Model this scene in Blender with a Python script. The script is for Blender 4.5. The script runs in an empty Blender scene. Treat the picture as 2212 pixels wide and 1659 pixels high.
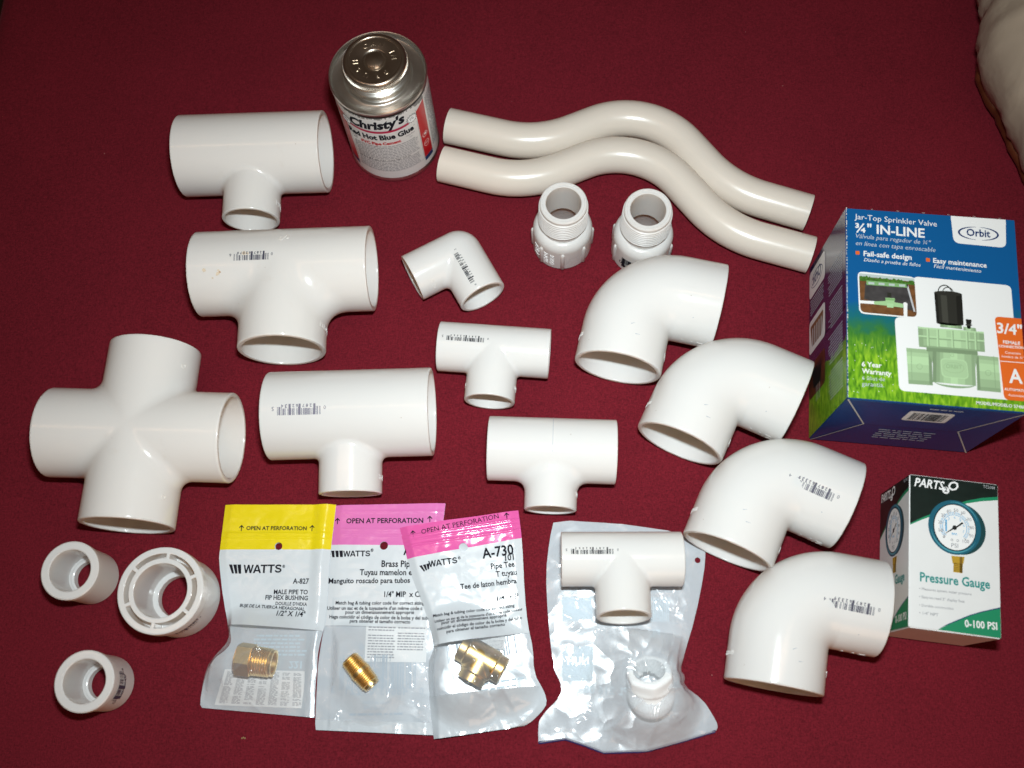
import bpy, bmesh, math, random
import numpy as np
from mathutils import Matrix, Vector, noise
from mathutils.geometry import tessellate_polygon

random.seed(7)
rng = np.random.default_rng(7)
S = bpy.context.scene
COL = S.collection
R_ = math.radians

# ------------------------------------------------------------------ camera
CAM_H = 0.64
RIGHT = Vector((0.99949, 0.01030, -0.03038))
DOWN = Vector((0.0, -0.94702, -0.32116))
FWD = Vector((-0.03208, 0.32100, -0.94654))
cam_d = bpy.data.cameras.new('camera')
cam = bpy.data.objects.new('camera', cam_d)
COL.objects.link(cam)
m = Matrix((RIGHT, -DOWN, -FWD)).transposed().to_4x4()
m.translation = Vector((0, 0, CAM_H))
cam.matrix_world = m
cam_d.sensor_width = 23.6
cam_d.lens = 2150 / 2212 * 23.6
cam_d.clip_start = 0.01
cam_d.clip_end = 20
cam_d.dof.use_dof = True
cam_d.dof.focus_distance = 0.665
cam_d.dof.aperture_fstop = 4.5
S.camera = cam

# ------------------------------------------------------------------ light
w = bpy.data.worlds.new('World')
S.world = w
w.use_nodes = True
bg = w.node_tree.nodes['Background']
bg.inputs[0].default_value = (1.0, 0.66, 0.44, 1)
bg.inputs[1].default_value = 0.045


def lamp(name, loc, target, size, size_y, power, color):
    d = bpy.data.lights.new(name, 'AREA')
    d.shape = 'RECTANGLE'
    d.size, d.size_y = size, size_y
    d.energy = power
    d.color = color
    o = bpy.data.objects.new(name, d)
    COL.objects.link(o)
    o.location = loc
    o.rotation_euler = (Vector(target) - Vector(loc)).to_track_quat('-Z', 'Y').to_euler()
    return o


# the camera's own pop-up flash, a hand's breadth above the lens
flash = lamp('camera_flash', (0.015, 0.075, CAM_H + 0.025), (0.02, 0.21, 0), 0.045, 0.018, 2.78, (0.885, 0.98, 1.0))
flash.data.spread = R_(128)
# the warm room lamp on the ceiling
room = lamp('ceiling_lamp', (-0.55, 0.20, 2.0), (-0.55, 0.20, 0), 2.3, 0.06, 3.5, (1.0, 0.62, 0.40))

# warm fill added low on the near side to lift the fittings' shaded insides
side = lamp('low_warm_fill', (0.55, -1.15, 0.42), (0.0, 0.2, 0.02), 0.9, 0.5, 3.2, (1.0, 0.58, 0.33))

S.view_settings.view_transform = 'Standard'
S.view_settings.look = 'None'
S.view_settings.exposure = 0
S.view_settings.gamma = 1
S.view_settings.use_curve_mapping = False
S.cycles.use_denoising = True
S.cycles.max_bounces = 10
S.cycles.transparent_max_bounces = 24
S.cycles.sample_clamp_indirect = 6
S.cycles.caustics_reflective = False
S.cycles.caustics_refractive = False


# ------------------------------------------------------------------ materials
def mat(name, color, rough=0.5, metal=0.0, spec=0.5, coat=0.0, bump=0.0, bscale=300.0, var=0.0, vscale=60.0):
    mt = bpy.data.materials.new(name)
    mt.use_nodes = True
    nt = mt.node_tree
    b = nt.nodes['Principled BSDF']
    b.inputs['Base Color'].default_value = (*color, 1)
    b.inputs['Roughness'].default_value = rough
    b.inputs['Metallic'].default_value = metal
    b.inputs['Specular IOR Level'].default_value = spec
    b.inputs['Coat Weight'].default_value = coat
    b.inputs['Coat Roughness'].default_value = 0.08
    if bump or var:
        tc = nt.nodes.new('ShaderNodeTexCoord')
    if bump:
        n = nt.nodes.new('ShaderNodeTexNoise')
        n.inputs['Scale'].default_value = bscale
        n.inputs['Detail'].default_value = 3
        nt.links.new(tc.outputs['Object'], n.inputs['Vector'])
        bp = nt.nodes.new('ShaderNodeBump')
        bp.inputs['Strength'].default_value = bump
        bp.inputs['Distance'].default_value = 0.001
        nt.links.new(n.outputs['Fac'], bp.inputs['Height'])
        nt.links.new(bp.outputs[0], b.inputs['Normal'])
    if var:
        n2 = nt.nodes.new('ShaderNodeTexNoise')
        n2.inputs['Scale'].default_value = vscale
        n2.inputs['Detail'].default_value = 5
        nt.links.new(tc.outputs['Object'], n2.inputs['Vector'])
        rp = nt.nodes.new('ShaderNodeValToRGB')
        rp.color_ramp.elements[0].position = 0.3
        rp.color_ramp.elements[1].position = 0.7
        rp.color_ramp.elements[0].color = (*[c * (1 - var) for c in color], 1)
        rp.color_ramp.elements[1].color = (*[min(1, c * (1 + var * 0.5)) for c in color], 1)
        nt.links.new(n2.outputs['Fac'], rp.inputs[0])
        nt.links.new(rp.outputs[0], b.inputs['Base Color'])
    return mt


def pvc_mat(name, base, rough, dirt=0.0, specks=0.024, vary=1.0):
    """glossy moulded plastic with faint handling marks and tiny specks"""
    mt = bpy.data.materials.new(name)
    mt.use_nodes = True
    nt = mt.node_tree
    N, L = nt.nodes, nt.links
    b = N['Principled BSDF']
    b.inputs['Specular IOR Level'].default_value = 0.6
    # the moulded wall lets a little warm light through
    trl = N.new('ShaderNodeBsdfTranslucent')
    trl.inputs[0].default_value = (1.0, 0.77, 0.53, 1)
    mxs = N.new('ShaderNodeMixShader')
    mxs.inputs[0].default_value = 0.29
    L.new(b.outputs[0], mxs.inputs[1])
    L.new(trl.outputs[0], mxs.inputs[2])
    L.new(mxs.outputs[0], N['Material Output'].inputs['Surface'])
    tc = N.new('ShaderNodeTexCoord')
    n1 = N.new('ShaderNodeTexNoise')
    n1.inputs['Scale'].default_value = 38
    n1.inputs['Detail'].default_value = 6
    L.new(tc.outputs['Object'], n1.inputs['Vector'])
    r1 = N.new('ShaderNodeMapRange')
    r1.inputs[1].default_value, r1.inputs[2].default_value = 0.3, 0.75
    r1.inputs[3].default_value, r1.inputs[4].default_value = rough - 0.04 * vary, rough + 0.07 * vary
    L.new(n1.outputs['Fac'], r1.inputs[0])
    L.new(r1.outputs[0], b.inputs['Roughness'])
    # specks
    v = N.new('ShaderNodeTexVoronoi')
    v.inputs['Scale'].default_value = 55
    v.inputs['Randomness'].default_value = 1
    L.new(tc.outputs['Object'], v.inputs['Vector'])
    lt = N.new('ShaderNodeMath')
    lt.operation = 'LESS_THAN'
    lt.inputs[1].default_value = specks
    L.new(v.outputs['Distance'], lt.inputs[0])
    mx = N.new('ShaderNodeMix')
    mx.data_type = 'RGBA'
    mx.inputs[6].default_value = (*base, 1)
    mx.inputs[7].default_value = (base[0] * 0.55, base[1] * 0.48, base[2] * 0.42, 1)
    mul = N.new('ShaderNodeMath')
    mul.operation = 'MULTIPLY'
    mul.inputs[1].default_value = 0.6
    L.new(lt.outputs[0], mul.inputs[0])
    L.new(mul.outputs[0], mx.inputs[0])
    out = mx.outputs[2]
    if dirt:
        n3 = N.new('ShaderNodeTexNoise')
        n3.inputs['Scale'].default_value = 70
        n3.inputs['Detail'].default_value = 8
        n3.inputs['Roughness'].default_value = 0.7
        L.new(tc.outputs['Object'], n3.inputs['Vector'])
        r3 = N.new('ShaderNodeMapRange')
        r3.inputs[1].default_value, r3.inputs[2].default_value = 0.60, 0.78
        r3.inputs[4].default_value = dirt
        L.new(n3.outputs['Fac'], r3.inputs[0])
        m3 = N.new('ShaderNodeMix')
        m3.data_type = 'RGBA'
        m3.inputs[7].default_value = (0.5, 0.36, 0.22, 1)
        L.new(r3.outputs[0], m3.inputs[0])
        L.new(out, m3.inputs[6])
        out = m3.outputs[2]
    L.new(out, b.inputs['Base Color'])
    n2 = N.new('ShaderNodeTexNoise')
    n2.inputs['Scale'].default_value = 120
    n2.inputs['Detail'].default_value = 2
    L.new(tc.outputs['Object'], n2.inputs['Vector'])
    bp = N.new('ShaderNodeBump')
    bp.inputs['Strength'].default_value = 0.06
    bp.inputs['Distance'].default_value = 0.001
    L.new(n2.outputs['Fac'], bp.inputs['Height'])
    L.new(bp.outputs[0], b.inputs['Normal'])
    return mt


M = {}
M['pvc'] = pvc_mat('white_pvc', (0.86, 0.885, 0.895), 0.13)
M['pvc_old'] = pvc_mat('handled_white_pvc', (0.885, 0.895, 0.89), 0.14, 0.14)
M['pvc_dull'] = pvc_mat('dull_white_pvc', (0.85, 0.805, 0.735), 0.25, 0, 0.010, 0.2)
M['pvc_grey'] = pvc_mat('pale_grey_pvc', (0.83, 0.84, 0.84), 0.24)
M['ink'] = mat('black_ink', (0.015, 0.014, 0.02), 0.8, spec=0.08)
M['barink'] = mat('barcode_ink', (0.05, 0.045, 0.075), 0.5)
M['paleink'] = mat('worn_barcode_ink', (0.16, 0.15, 0.20), 0.5)
M['white'] = mat('white_print', (0.80, 0.80, 0.79), 0.4)
M['pale'] = mat('pale_print', (0.50, 0.55, 0.60), 0.4)
M['navy'] = mat('navy_print', (0.012, 0.035, 0.13), 0.4)
M['black'] = mat('black_print', (0.012, 0.014, 0.013), 0.35)
M['vdark'] = mat('moulded_letter_green', (0.18, 0.34, 0.14), 0.5)
M['grey'] = mat('grey_print', (0.22, 0.22, 0.24), 0.5)
M['lgrey'] = mat('light_grey_print', (0.50, 0.51, 0.53), 0.5)
M['teal'] = mat('teal_print', (0.012, 0.23, 0.21), 0.4)
M['green'] = mat('green_print', (0.008, 0.22, 0.10), 0.4)
M['red'] = mat('red_print', (0.52, 0.012, 0.018), 0.35)
M['orange'] = mat('orange_print', (0.72, 0.13, 0.015), 0.4)
M['tin'] = mat('tinplate', (0.80, 0.77, 0.72), 0.31, 1.0, var=0.10, vscale=90)
M['fitting'] = mat('hazy_white_plastic', (0.85, 0.86, 0.86), 0.5)
M['cap'] = mat('bronzed_tin', (0.56, 0.485, 0.405), 0.28, 1.0, var=0.12, vscale=120)
M['brass'] = mat('brass', (0.97, 0.68, 0.29), 0.36, 1.0, var=0.12, vscale=200)


# ------------------------------------------------------------------ helpers: objects
def tag(o, label=None, cat=None, group=None, kind=None):
    if label: o['label'] = label
    if cat: o['category'] = cat
    if group: o['group'] = group
    if kind: o['kind'] = kind
    return o


def thing(name, loc, rz, label, cat, group=None):
    o = bpy.data.objects.new(name, None)
    o.empty_display_size = 0.01
    COL.objects.link(o)
    o.location = loc
    o.rotation_euler = (0, 0, rz)
    return tag(o, label, cat, group)


def link(name, me, parent=None, loc=None, rz=0.0):
    o = bpy.data.objects.new(name, me)
    COL.objects.link(o)
    if parent: o.parent = parent
    if loc is not None: o.location = loc
    if rz: o.rotation_euler = (0, 0, rz)
    return o


class MB:
    """collects faces with materials; builds ONE mesh"""

    def __init__(s):
        s.v, s.f, s.mi, s.mats = [], [], [], []

    def m(s, mt):
        if mt not in s.mats: s.mats.append(mt)
        return s.mats.index(mt)

    def add(s, verts, faces, mt):
        k, i = len(s.v), s.m(mt)
        s.v += [tuple(p) for p in verts]
        for f in faces:
            s.f.append([a + k for a in f])
            s.mi.append(i)

    def box(s, lo, hi, mt):
        x0, y0, z0 = lo
        x1, y1, z1 = hi
        s.add([(x0, y0, z0), (x1, y0, z0), (x1, y1, z0), (x0, y1, z0), (x0, y0, z1), (x1, y0, z1), (x1, y1, z1), (x0, y1, z1)],
              [(0, 3, 2, 1), (4, 5, 6, 7), (0, 1, 5, 4), (1, 2, 6, 5), (2, 3, 7, 6), (3, 0, 4, 7)], mt)

    def lathe(s, prof, mt, seg=96, closed=True, origin=(0, 0, 0)):
        n = len(prof)
        V = []
        for k in range(seg):
            a = 2 * math.pi * k / seg
            V += [(origin[0] + r * math.cos(a), origin[1] + r * math.sin(a), origin[2] + z) for r, z in prof]
        F = []
        for k in range(seg):
            k2 = (k + 1) % seg
            for j in range(n if closed else n - 1):
                j2 = (j + 1) % n
                F.append((k * n + j, k2 * n + j, k2 * n + j2, k * n + j2))
        s.add(V, F, mt)

    def build(s, name, parent=None, smooth=None, loc=None, rz=0.0, xf=None):
        me = bpy.data.meshes.new(name)
        v = s.v if xf is None else [tuple(xf @ Vector(p)) for p in s.v]
        me.from_pydata(v, [], s.f)
        for mt in s.mats: me.materials.append(mt)
        me.polygons.foreach_set('material_index', s.mi)
        if smooth is not None:
            me.polygons.foreach_set('use_smooth', [True] * len(me.polygons))
            me.set_sharp_from_angle(angle=R_(smooth))
        me.update()
        return link(name, me, parent, loc, rz)


# ------------------------------------------------------------------ helpers: lettering
_txt = {}


def text2d(body, style=''):
    key = (body, style)
    if key in _txt: return _txt[key]
    cu = bpy.data.curves.new('lettering', 'FONT')
    cu.body = body
    cu.resolution_u = 2
    cu.fill_mode = 'FRONT'
    if 'b' in style: cu.offset = 0.022
    if 'h' in style: cu.offset = 0.046
    if 'i' in style: cu.shear = 0.22
    ob = bpy.data.objects.new('lettering', cu)
    COL.objects.link(ob)
    dg = bpy.context.evaluated_depsgraph_get()
    ev = ob.evaluated_get(dg)
    me = ev.to_mesh()
    v = np.array([q.co[:2] for q in me.vertices]) if len(me.vertices) else np.zeros((0, 2))
    f = [tuple(p.vertices) for p in me.polygons]
    ev.to_mesh_clear()
    bpy.data.objects.remove(ob)
    bpy.data.curves.remove(cu)
    if len(v):
        v[:, 0] -= v[:, 0].min()
    _txt[key] = (v, f, v[:, 0].max() if len(v) else 1)
    return _txt[key]


class Print:
    """flat artwork in mm, mapped on a surface by fn(u, v, lift)"""

    def __init__(s, mb, fn, lift=0.06):
        s.mb, s.fn, s.base = mb, fn, lift

    def raw(s, pts, faces, mt, lay=1):
        s.mb.add([s.fn(x, y, s.base * lay) for x, y in pts], faces, mt)

    def poly(s, pts, mt, lay=1):
        t = tessellate_polygon([[Vector((p[0], p[1], 0)) for p in pts]])
        F = []
        for a, b, c in t:
            A, B, C = pts[a], pts[b], pts[c]
            F.append((a, b, c) if (B[0] - A[0]) * (C[1] - A[1]) - (B[1] - A[1]) * (C[0] - A[0]) > 0 else (a, c, b))
        s.raw(pts, F, mt, lay)

    def rect(s, x0, y0, x1, y1, mt, lay=1, n=1, k=1):
        V = [(x0 + (x1 - x0) * i / n, y0 + (y1 - y0) * j / k) for j in range(k + 1) for i in range(n + 1)]
        F = [(j * (n + 1) + i, j * (n + 1) + i + 1, (j + 1) * (n + 1) + i + 1, (j + 1) * (n + 1) + i) for j in range(k) for i in range(n)]
        s.raw(V, F, mt, lay)

    def round(s, pts, r, mt, lay=1):
        """polygon with rounded corners"""
        out = []
        n = len(pts)
        for i in range(n):
            p, a, b = Vector(pts[i][:2]), Vector(pts[i - 1][:2]), Vector(pts[(i + 1) % n][:2])
            da, db = (a - p), (b - p)
            rr = min(r, da.length * 0.45, db.length * 0.45)
            p0, p1 = p + da.normalized() * rr, p + db.normalized() * rr
            for k in range(6):
                t = k / 5
                q = p0 * (1 - t) ** 2 + p * 2 * t * (1 - t) + p1 * t * t
                out.append((q.x, q.y))
        s.poly(out, mt, lay)

    def ell(s, cx, cy, rx, ry, mt, lay=1, n=40):
        V = [(cx, cy)] + [(cx + rx * math.cos(2 * math.pi * k / n), cy + ry * math.sin(2 * math.pi * k / n)) for k in range(n)]
        s.raw(V, [(0, k + 1, (k + 1) % n + 1) for k in range(n)], mt, lay)

    def arc(s, cx, cy, rx, ry, a0, a1, t0, t1, mt, lay=1, n=24):
        V = []
        for k in range(n + 1):
            f = k / n
            a = R_(a0 + (a1 - a0) * f)
            t = t0 + (t1 - t0) * math.sin(math.pi * f)
            V.append((cx + (rx - t / 2) * math.cos(a), cy + (ry - t / 2) * math.sin(a)))
            V.append((cx + (rx + t / 2) * math.cos(a), cy + (ry + t / 2) * math.sin(a)))
        s.raw(V, [(2 * k, 2 * k + 1, 2 * k + 3, 2 * k + 2) for k in range(n)], mt, lay)

    def text(s, body, p0, p1, mt, style='', ys=1.0, lay=2, mirror=False, arch=0.0):
        v, f, wd = text2d(body, style)
        d = Vector(p1) - Vector(p0)
        L = d.length
        k = L / wd
        d.normalize()
        nx, ny = -d.y, d.x
        if mirror: nx, ny = -nx, -ny
        P = []
        for x, y in v:
            t = x / wd
            yy = y * k * ys + arch * 4 * t * (1 - t)
            P.append((p0[0] + d.x * x * k + nx * yy, p0[1] + d.y * x * k + ny * yy))
        s.raw(P, f, mt, lay)

    def greek(s, x0, x1, y, h, mt, lay=1):
        """a line of print too small to read: word-sized strokes"""
        x = x0
        while x < x1 - h:
            wd = min(random.uniform(1.2, 4.5) * h, x1 - x)
            s.rect(x, y, x + wd, y + h, mt, lay)
            x += wd + h * 0.7


UPC_L = ['0001101', '0011001', '0010011', '0111101', '0100011', '0110001', '0101111', '0111011', '0110111', '0001011']


def upc_bits(digits):
    b = '101'
    for c in digits[:6]: b += UPC_L[int(c)]
    b += '01010'
    for c in digits[6:]: b += ''.join('1' if q == '0' else '0' for q in UPC_L[int(c)])
    return b + '101'


def block_caps(P, word, p0, p1, mt, lay=2):
    """broad sans capitals drawn as outlines (only the letters this scene needs)"""
    def stroke(path, w_):
        pts = [Vector(q) for q in path]
        L_, R_2 = [], []
        for i, q in enumerate(pts):
            d = (pts[min(i + 1, len(pts) - 1)] - pts[max(i - 1, 0)]).normalized()
            L_.append((q.x - d.y * w_, q.y + d.x * w_))
            R_2.append((q.x + d.y * w_, q.y - d.x * w_))
        return L_ + R_2[::-1]
    S_path = [(.74, .74), (.66, .86), (.50, .905), (.30, .89), (.16, .79), (.15, .67), (.24, .58), (.42, .52), (.60, .47), (.74, .39), (.76, .26), (.65, .14), (.46, .095), (.26, .12), (.13, .22), (.10, .31)]
    G = {'W': (1.24, [[(0, 1), (.2, 1), (.35, .34), (.52, 1), (.72, 1), (.89, .34), (1.04, 1), (1.24, 1), (.99, 0), (.79, 0), (.62, .64), (.45, 0), (.25, 0)]]),
         'A': (.98, [[(0, 0), (.37, 1), (.61, 1), (.98, 0), (.76, 0), (.69, .2), (.29, .2), (.22, 0)], [(.35, .37), (.63, .37), (.49, .79)]]),
         'T': (.84, [[(.31, 0), (.53, 0), (.53, .82), (.84, .82), (.84, 1), (0, 1), (0, .82), (.31, .82)]]),
         'S': (.86, [stroke(S_path, .095)])}
    gap = {('W', 'A'): -.06, ('A', 'T'): -.08, ('T', 'T'): .02, ('T', 'S'): .02}
    x, items = 0, []
    for i, c in enumerate(word):
        if i: x += gap.get((word[i - 1], c), .06)
        items.append((x, G[c]))
        x += G[c][0]
    d = Vector(p1) - Vector(p0)
    k = d.length / x
    d.normalize()
    for x0, (wd, loops) in items:
        LL = [[Vector((p0[0] + ((x0 + a) * d.x - b * d.y) * k, p0[1] + ((x0 + a) * d.y + b * d.x) * k, 0)) for a, b in lp] for lp in loops]
        pts = [(v.x, v.y) for lp in LL for v in lp]
        F = []
        for a, b, c in tessellate_polygon(LL):
            A_, B_, C_ = pts[a], pts[b], pts[c]
            F.append((a, b, c) if (B_[0] - A_[0]) * (C_[1] - A_[1]) - (B_[1] - A_[1]) * (C_[0] - A_[0]) > 0 else (a, c, b))
        P.raw(pts, F, mt, lay)


def barcode(P, digits, width, h, mt, bold=0.0):
    """bars with the digits under them, centred on (0, 0); width covers the outer digits too"""
    bits = upc_bits(digits)
    bw = width * 0.80
    mod = bw / 95
    x0 = -bw / 2
    i = 0
    while i < 95:
        if bits[i] == '1':
            j = i
            while j < 95 and bits[j] == '1': j += 1
            guard = i < 10 or i > 84 or 44 < i < 50
            y0 = -h * 0.28 if guard else -h * 0.12
            P.rect(x0 + i * mod - bold, y0, x0 + j * mod + bold, h * 0.5, mt, 1, 1, 3)
            i = j
        else:
            i += 1
    dh = h * 0.36
    for k in range(5):
        for g, off in ((digits[1 + k], 0.14), (digits[6 + k], 0.54)):
            cx = x0 + bw * (off + 0.085 * k)
            P.text(g, (cx - dh * 0.28, -h * 0.5), (cx + dh * 0.28, -h * 0.5), mt, 'b')
    P.text(digits[0], (-width / 2, -h * 0.3), (-width / 2 + dh * 0.6, -h * 0.3), mt, '')
    P.text(digits[11], (width / 2 - dh * 0.6, -h * 0.3), (width / 2, -h * 0.3), mt, '')


def blend(p, a, b, ra, rb, k):
    """fillet two crossing pipes in the crotch but leave their common crown flush"""
    na = np.sqrt(p[1] ** 2 + p[2] ** 2) + 1e-9
    nb = np.sqrt(p[0] ** 2 + p[2] ** 2) + 1e-9
    dot = np.clip(p[2] ** 2 / (na * nb), 0, 1)
    return smin(a, b, k * (1 - dot) ** 0.8 + 1e-5)


def cyl_map(axis, sgn, R, s0, phi0, spin, z0):
    """print in mm -> skin of a lying pipe. axis 'x' or 'y'; s0 (m) along the pipe, phi0 (deg) round it from the top"""
    cs, sn = math.cos(spin), math.sin(spin)

    def fn(u, v, lift):
        a, b = (u * cs - v * sn) / 1000, (u * sn + v * cs) / 1000
        s = s0 + a
        ph = R_(phi0) + b / R
        r = R + lift / 1000
        side, up = r * math.sin(ph), r * math.cos(ph)
        if axis == 'x': return (s, side, z0 + up)
        return (side, s, z0 + up)
    return fn


# ------------------------------------------------------------------ helpers: moulded shapes from distance fields
def smin(a, b, k):
    h = np.maximum(k - np.abs(a - b), 0) / k
    return np.minimum(a, b) - h * h * k * 0.25


def smax(a, b, k):
    return -smin(-a, -b, k)


def sd_cyl(p, ax, lo, hi, r, rr=0.0007):
    i, j = [k for k in range(3) if k != ax]
    d = np.sqrt(p[i] ** 2 + p[j] ** 2) - (r - rr)
    c, hl = (lo + hi) / 2, (hi - lo) / 2 - rr
    q = np.abs(p[ax] - c) - hl
    return np.minimum(np.maximum(d, q), 0) + np.sqrt(np.maximum(d, 0) ** 2 + np.maximum(q, 0) ** 2) - rr


def sd_mesh(name, f, lo, hi, h, mt):
    """surface nets, snapped to the exact surface, with exact normals"""
    ax = [np.arange(lo[k], hi[k] + h, h) for k in range(3)]
    X = np.meshgrid(*ax, indexing='ij')
    F = f(X)
    n = [s - 1 for s in F.shape]
    acc = np.zeros((*n, 3))
    cnt = np.zeros(n)
    sl = lambda o: tuple(slice(o[k], o[k] + n[k]) for k in range(3))
    for a in range(3):
        o1, o2 = [k for k in range(3) if k != a]
        for i in (0, 1):
            for j in (0, 1):
                c0 = [0, 0, 0]
                c0[o1], c0[o2] = i, j
                c1 = list(c0)
                c1[a] = 1
                f0, f1 = F[sl(c0)], F[sl(c1)]
                mk = (f0 < 0) != (f1 < 0)
                t = np.where(mk, f0 / np.where(mk, f0 - f1, 1), 0)
                for k in range(3):
                    acc[..., k] += np.where(mk, c0[k] + (t if k == a else 0), 0)
                cnt += mk
    on = cnt > 0
    idx = -np.ones(n, int)
    idx[on] = np.arange(on.sum())
    V = (np.argwhere(on) + acc[on] / cnt[on][:, None]) * h + np.array([q[0] for q in ax])
    Q = []
    for a in range(3):
        b, c = (a + 1) % 3, (a + 2) % 3
        f0 = np.take(F, range(n[a]), axis=a)
        f1 = np.take(F, range(1, n[a] + 1), axis=a)
        I = np.argwhere((f0 < 0) != (f1 < 0))
        I = I[(I[:, b] > 0) & (I[:, c] > 0) & (I[:, b] < n[b]) & (I[:, c] < n[c])]
        inside = f0[I[:, 0], I[:, 1], I[:, 2]] < 0

        def cell(db, dc):
            J = I.copy()
            J[:, b] -= db
            J[:, c] -= dc
            return idx[J[:, 0], J[:, 1], J[:, 2]]
        q = np.stack([cell(1, 1), cell(0, 1), cell(0, 0), cell(1, 0)], 1)
        q[~inside] = q[~inside][:, ::-1]
        Q.append(q)
    Q = np.concatenate(Q)
    e = 0.00012

    def grad(V):
        g = np.stack([f([V[:, j] + (e if j == k else 0) for j in range(3)]) - f([V[:, j] - (e if j == k else 0) for j in range(3)]) for k in range(3)], 1)
        return g / np.maximum(np.linalg.norm(g, axis=1, keepdims=True), 1e-12)
    for _ in range(3):
        d = np.clip(f([V[:, 0], V[:, 1], V[:, 2]]), -h, h)
        V = V - grad(V) * d[:, None] * 0.9
    me = bpy.data.meshes.new(name)
    me.from_pydata(V.tolist(), [], Q.tolist())
    me.materials.append(mt)
    me.polygons.foreach_set('use_smooth', [True] * len(me.polygons))
    me.update()
    me.normals_split_custom_set_from_vertices(grad(V).tolist())
    return me


def bore(p, ax, sgn, end, r_sock, r_pass, depth):
    """socket open at `end` with a stop ledge, then the narrower waterway down to the centre"""
    q = [p[0], p[1], p[2]]
    if sgn < 0: q[ax] = -q[ax]
    a = sd_cyl(q, ax, end - depth, end + 0.02, r_sock, 0.0005)
    b = sd_cyl(q, ax, -r_pass * 0.2, end + 0.01, r_pass, 0.0005)
    return np.minimum(a, b)


def tee_mesh(name, Lr, R, Lb, r, k, mt, h=0.0009, wall=0.11):
    t, tb = max(R * wall, 0.0024), max(r * wall, 0.0024)

    def f(p):
        o = blend(p, sd_cyl(p, 0, -Lr, Lr, R), sd_cyl(p, 1, -Lb, 0.0, r), R, r, k)
        i = np.minimum(bore(p, 0, 1, Lr, R - t, R - t - 0.0022, Lr * 0.55), bore(p, 0, -1, Lr, R - t, R - t - 0.0022, Lr * 0.55))
        i = np.minimum(i, bore(p, 1, -1, Lb, r - tb, r - tb - 0.002, (Lb - R) * 0.8 + 0.004))
        return smax(o, -i, 0.0006)
    return sd_mesh(name, f, (-Lr - .003, -Lb - .003, -R - .003), (Lr + .003, R + .003, R + .003), h, mt)


def cross_mesh(name, L, R, k, mt, h=0.001):
    t = R * 0.11

    def f(p):
        o = blend(p, sd_cyl(p, 0, -L, L, R), sd_cyl(p, 1, -L, L, R), R, R, k)
        i = None
        for a in (0, 1):
            for sg in (1, -1):
                b = bore(p, a, sg, L, R - t, R - t - 0.0022, L * 0.5)
                i = b if i is None else np.minimum(i, b)
        return smax(o, -i, 0.0006)
    return sd_mesh(name, f, (-L - .003, -L - .003, -R - .003), (L + .003, L + .003, R + .003), h, mt)


def elbow_mesh(name, L, R, rb, k, mt, h=0.001, wall=0.11):
    """arms along +x and -y, corner at the origin; rb = bend radius of the centre line (0: ball corner)"""
    t = max(R * wall, 0.0024)

    def bend(p, r):
        if rb <= 0:
            return np.sqrt(p[0] ** 2 + p[1] ** 2 + p[2] ** 2) - r
        x, y = p[0] - rb, p[1] + rb
        rad = np.sqrt(x * x + y * y)
        d = np.sqrt((rad - rb) ** 2 + p[2] ** 2) - r
        return np.maximum(d, np.maximum(x, -y) * 0.9)

    def f(p):
        if rb > 0:
            o = np.minimum(np.minimum(sd_cyl(p, 0, rb - .0015, L, R), sd_cyl(p, 1, -L, -rb + .0015, R)), bend(p, R))
        else:
            o = np.minimum(blend(p, sd_cyl(p, 0, 0, L, R), sd_cyl(p, 1, -L, 0, R), R, R, k), bend(p, R))
        dep = L - max(rb, R * 0.9)
        i = np.minimum(bore(p, 0, 1, L, R - t, R - t - 0.0022, dep), bore(p, 1, -1, L, R - t, R - t - 0.0022, dep))
        if rb > 0:
            # the waterway follows the bend
            i = np.minimum(np.minimum(sd_cyl(p, 0, L - dep, L + .02, R - t, .0005), sd_cyl(p, 1, -L - .02, -L + dep, R - t, .0005)), bend(p, R - t - 0.0022))
        return smax(o, -i, 0.0006)
    return sd_mesh(name, f, (-R - .004, -L - .003, -R - .003), (L + .003, R + .004, R + .003), h, mt)

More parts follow.
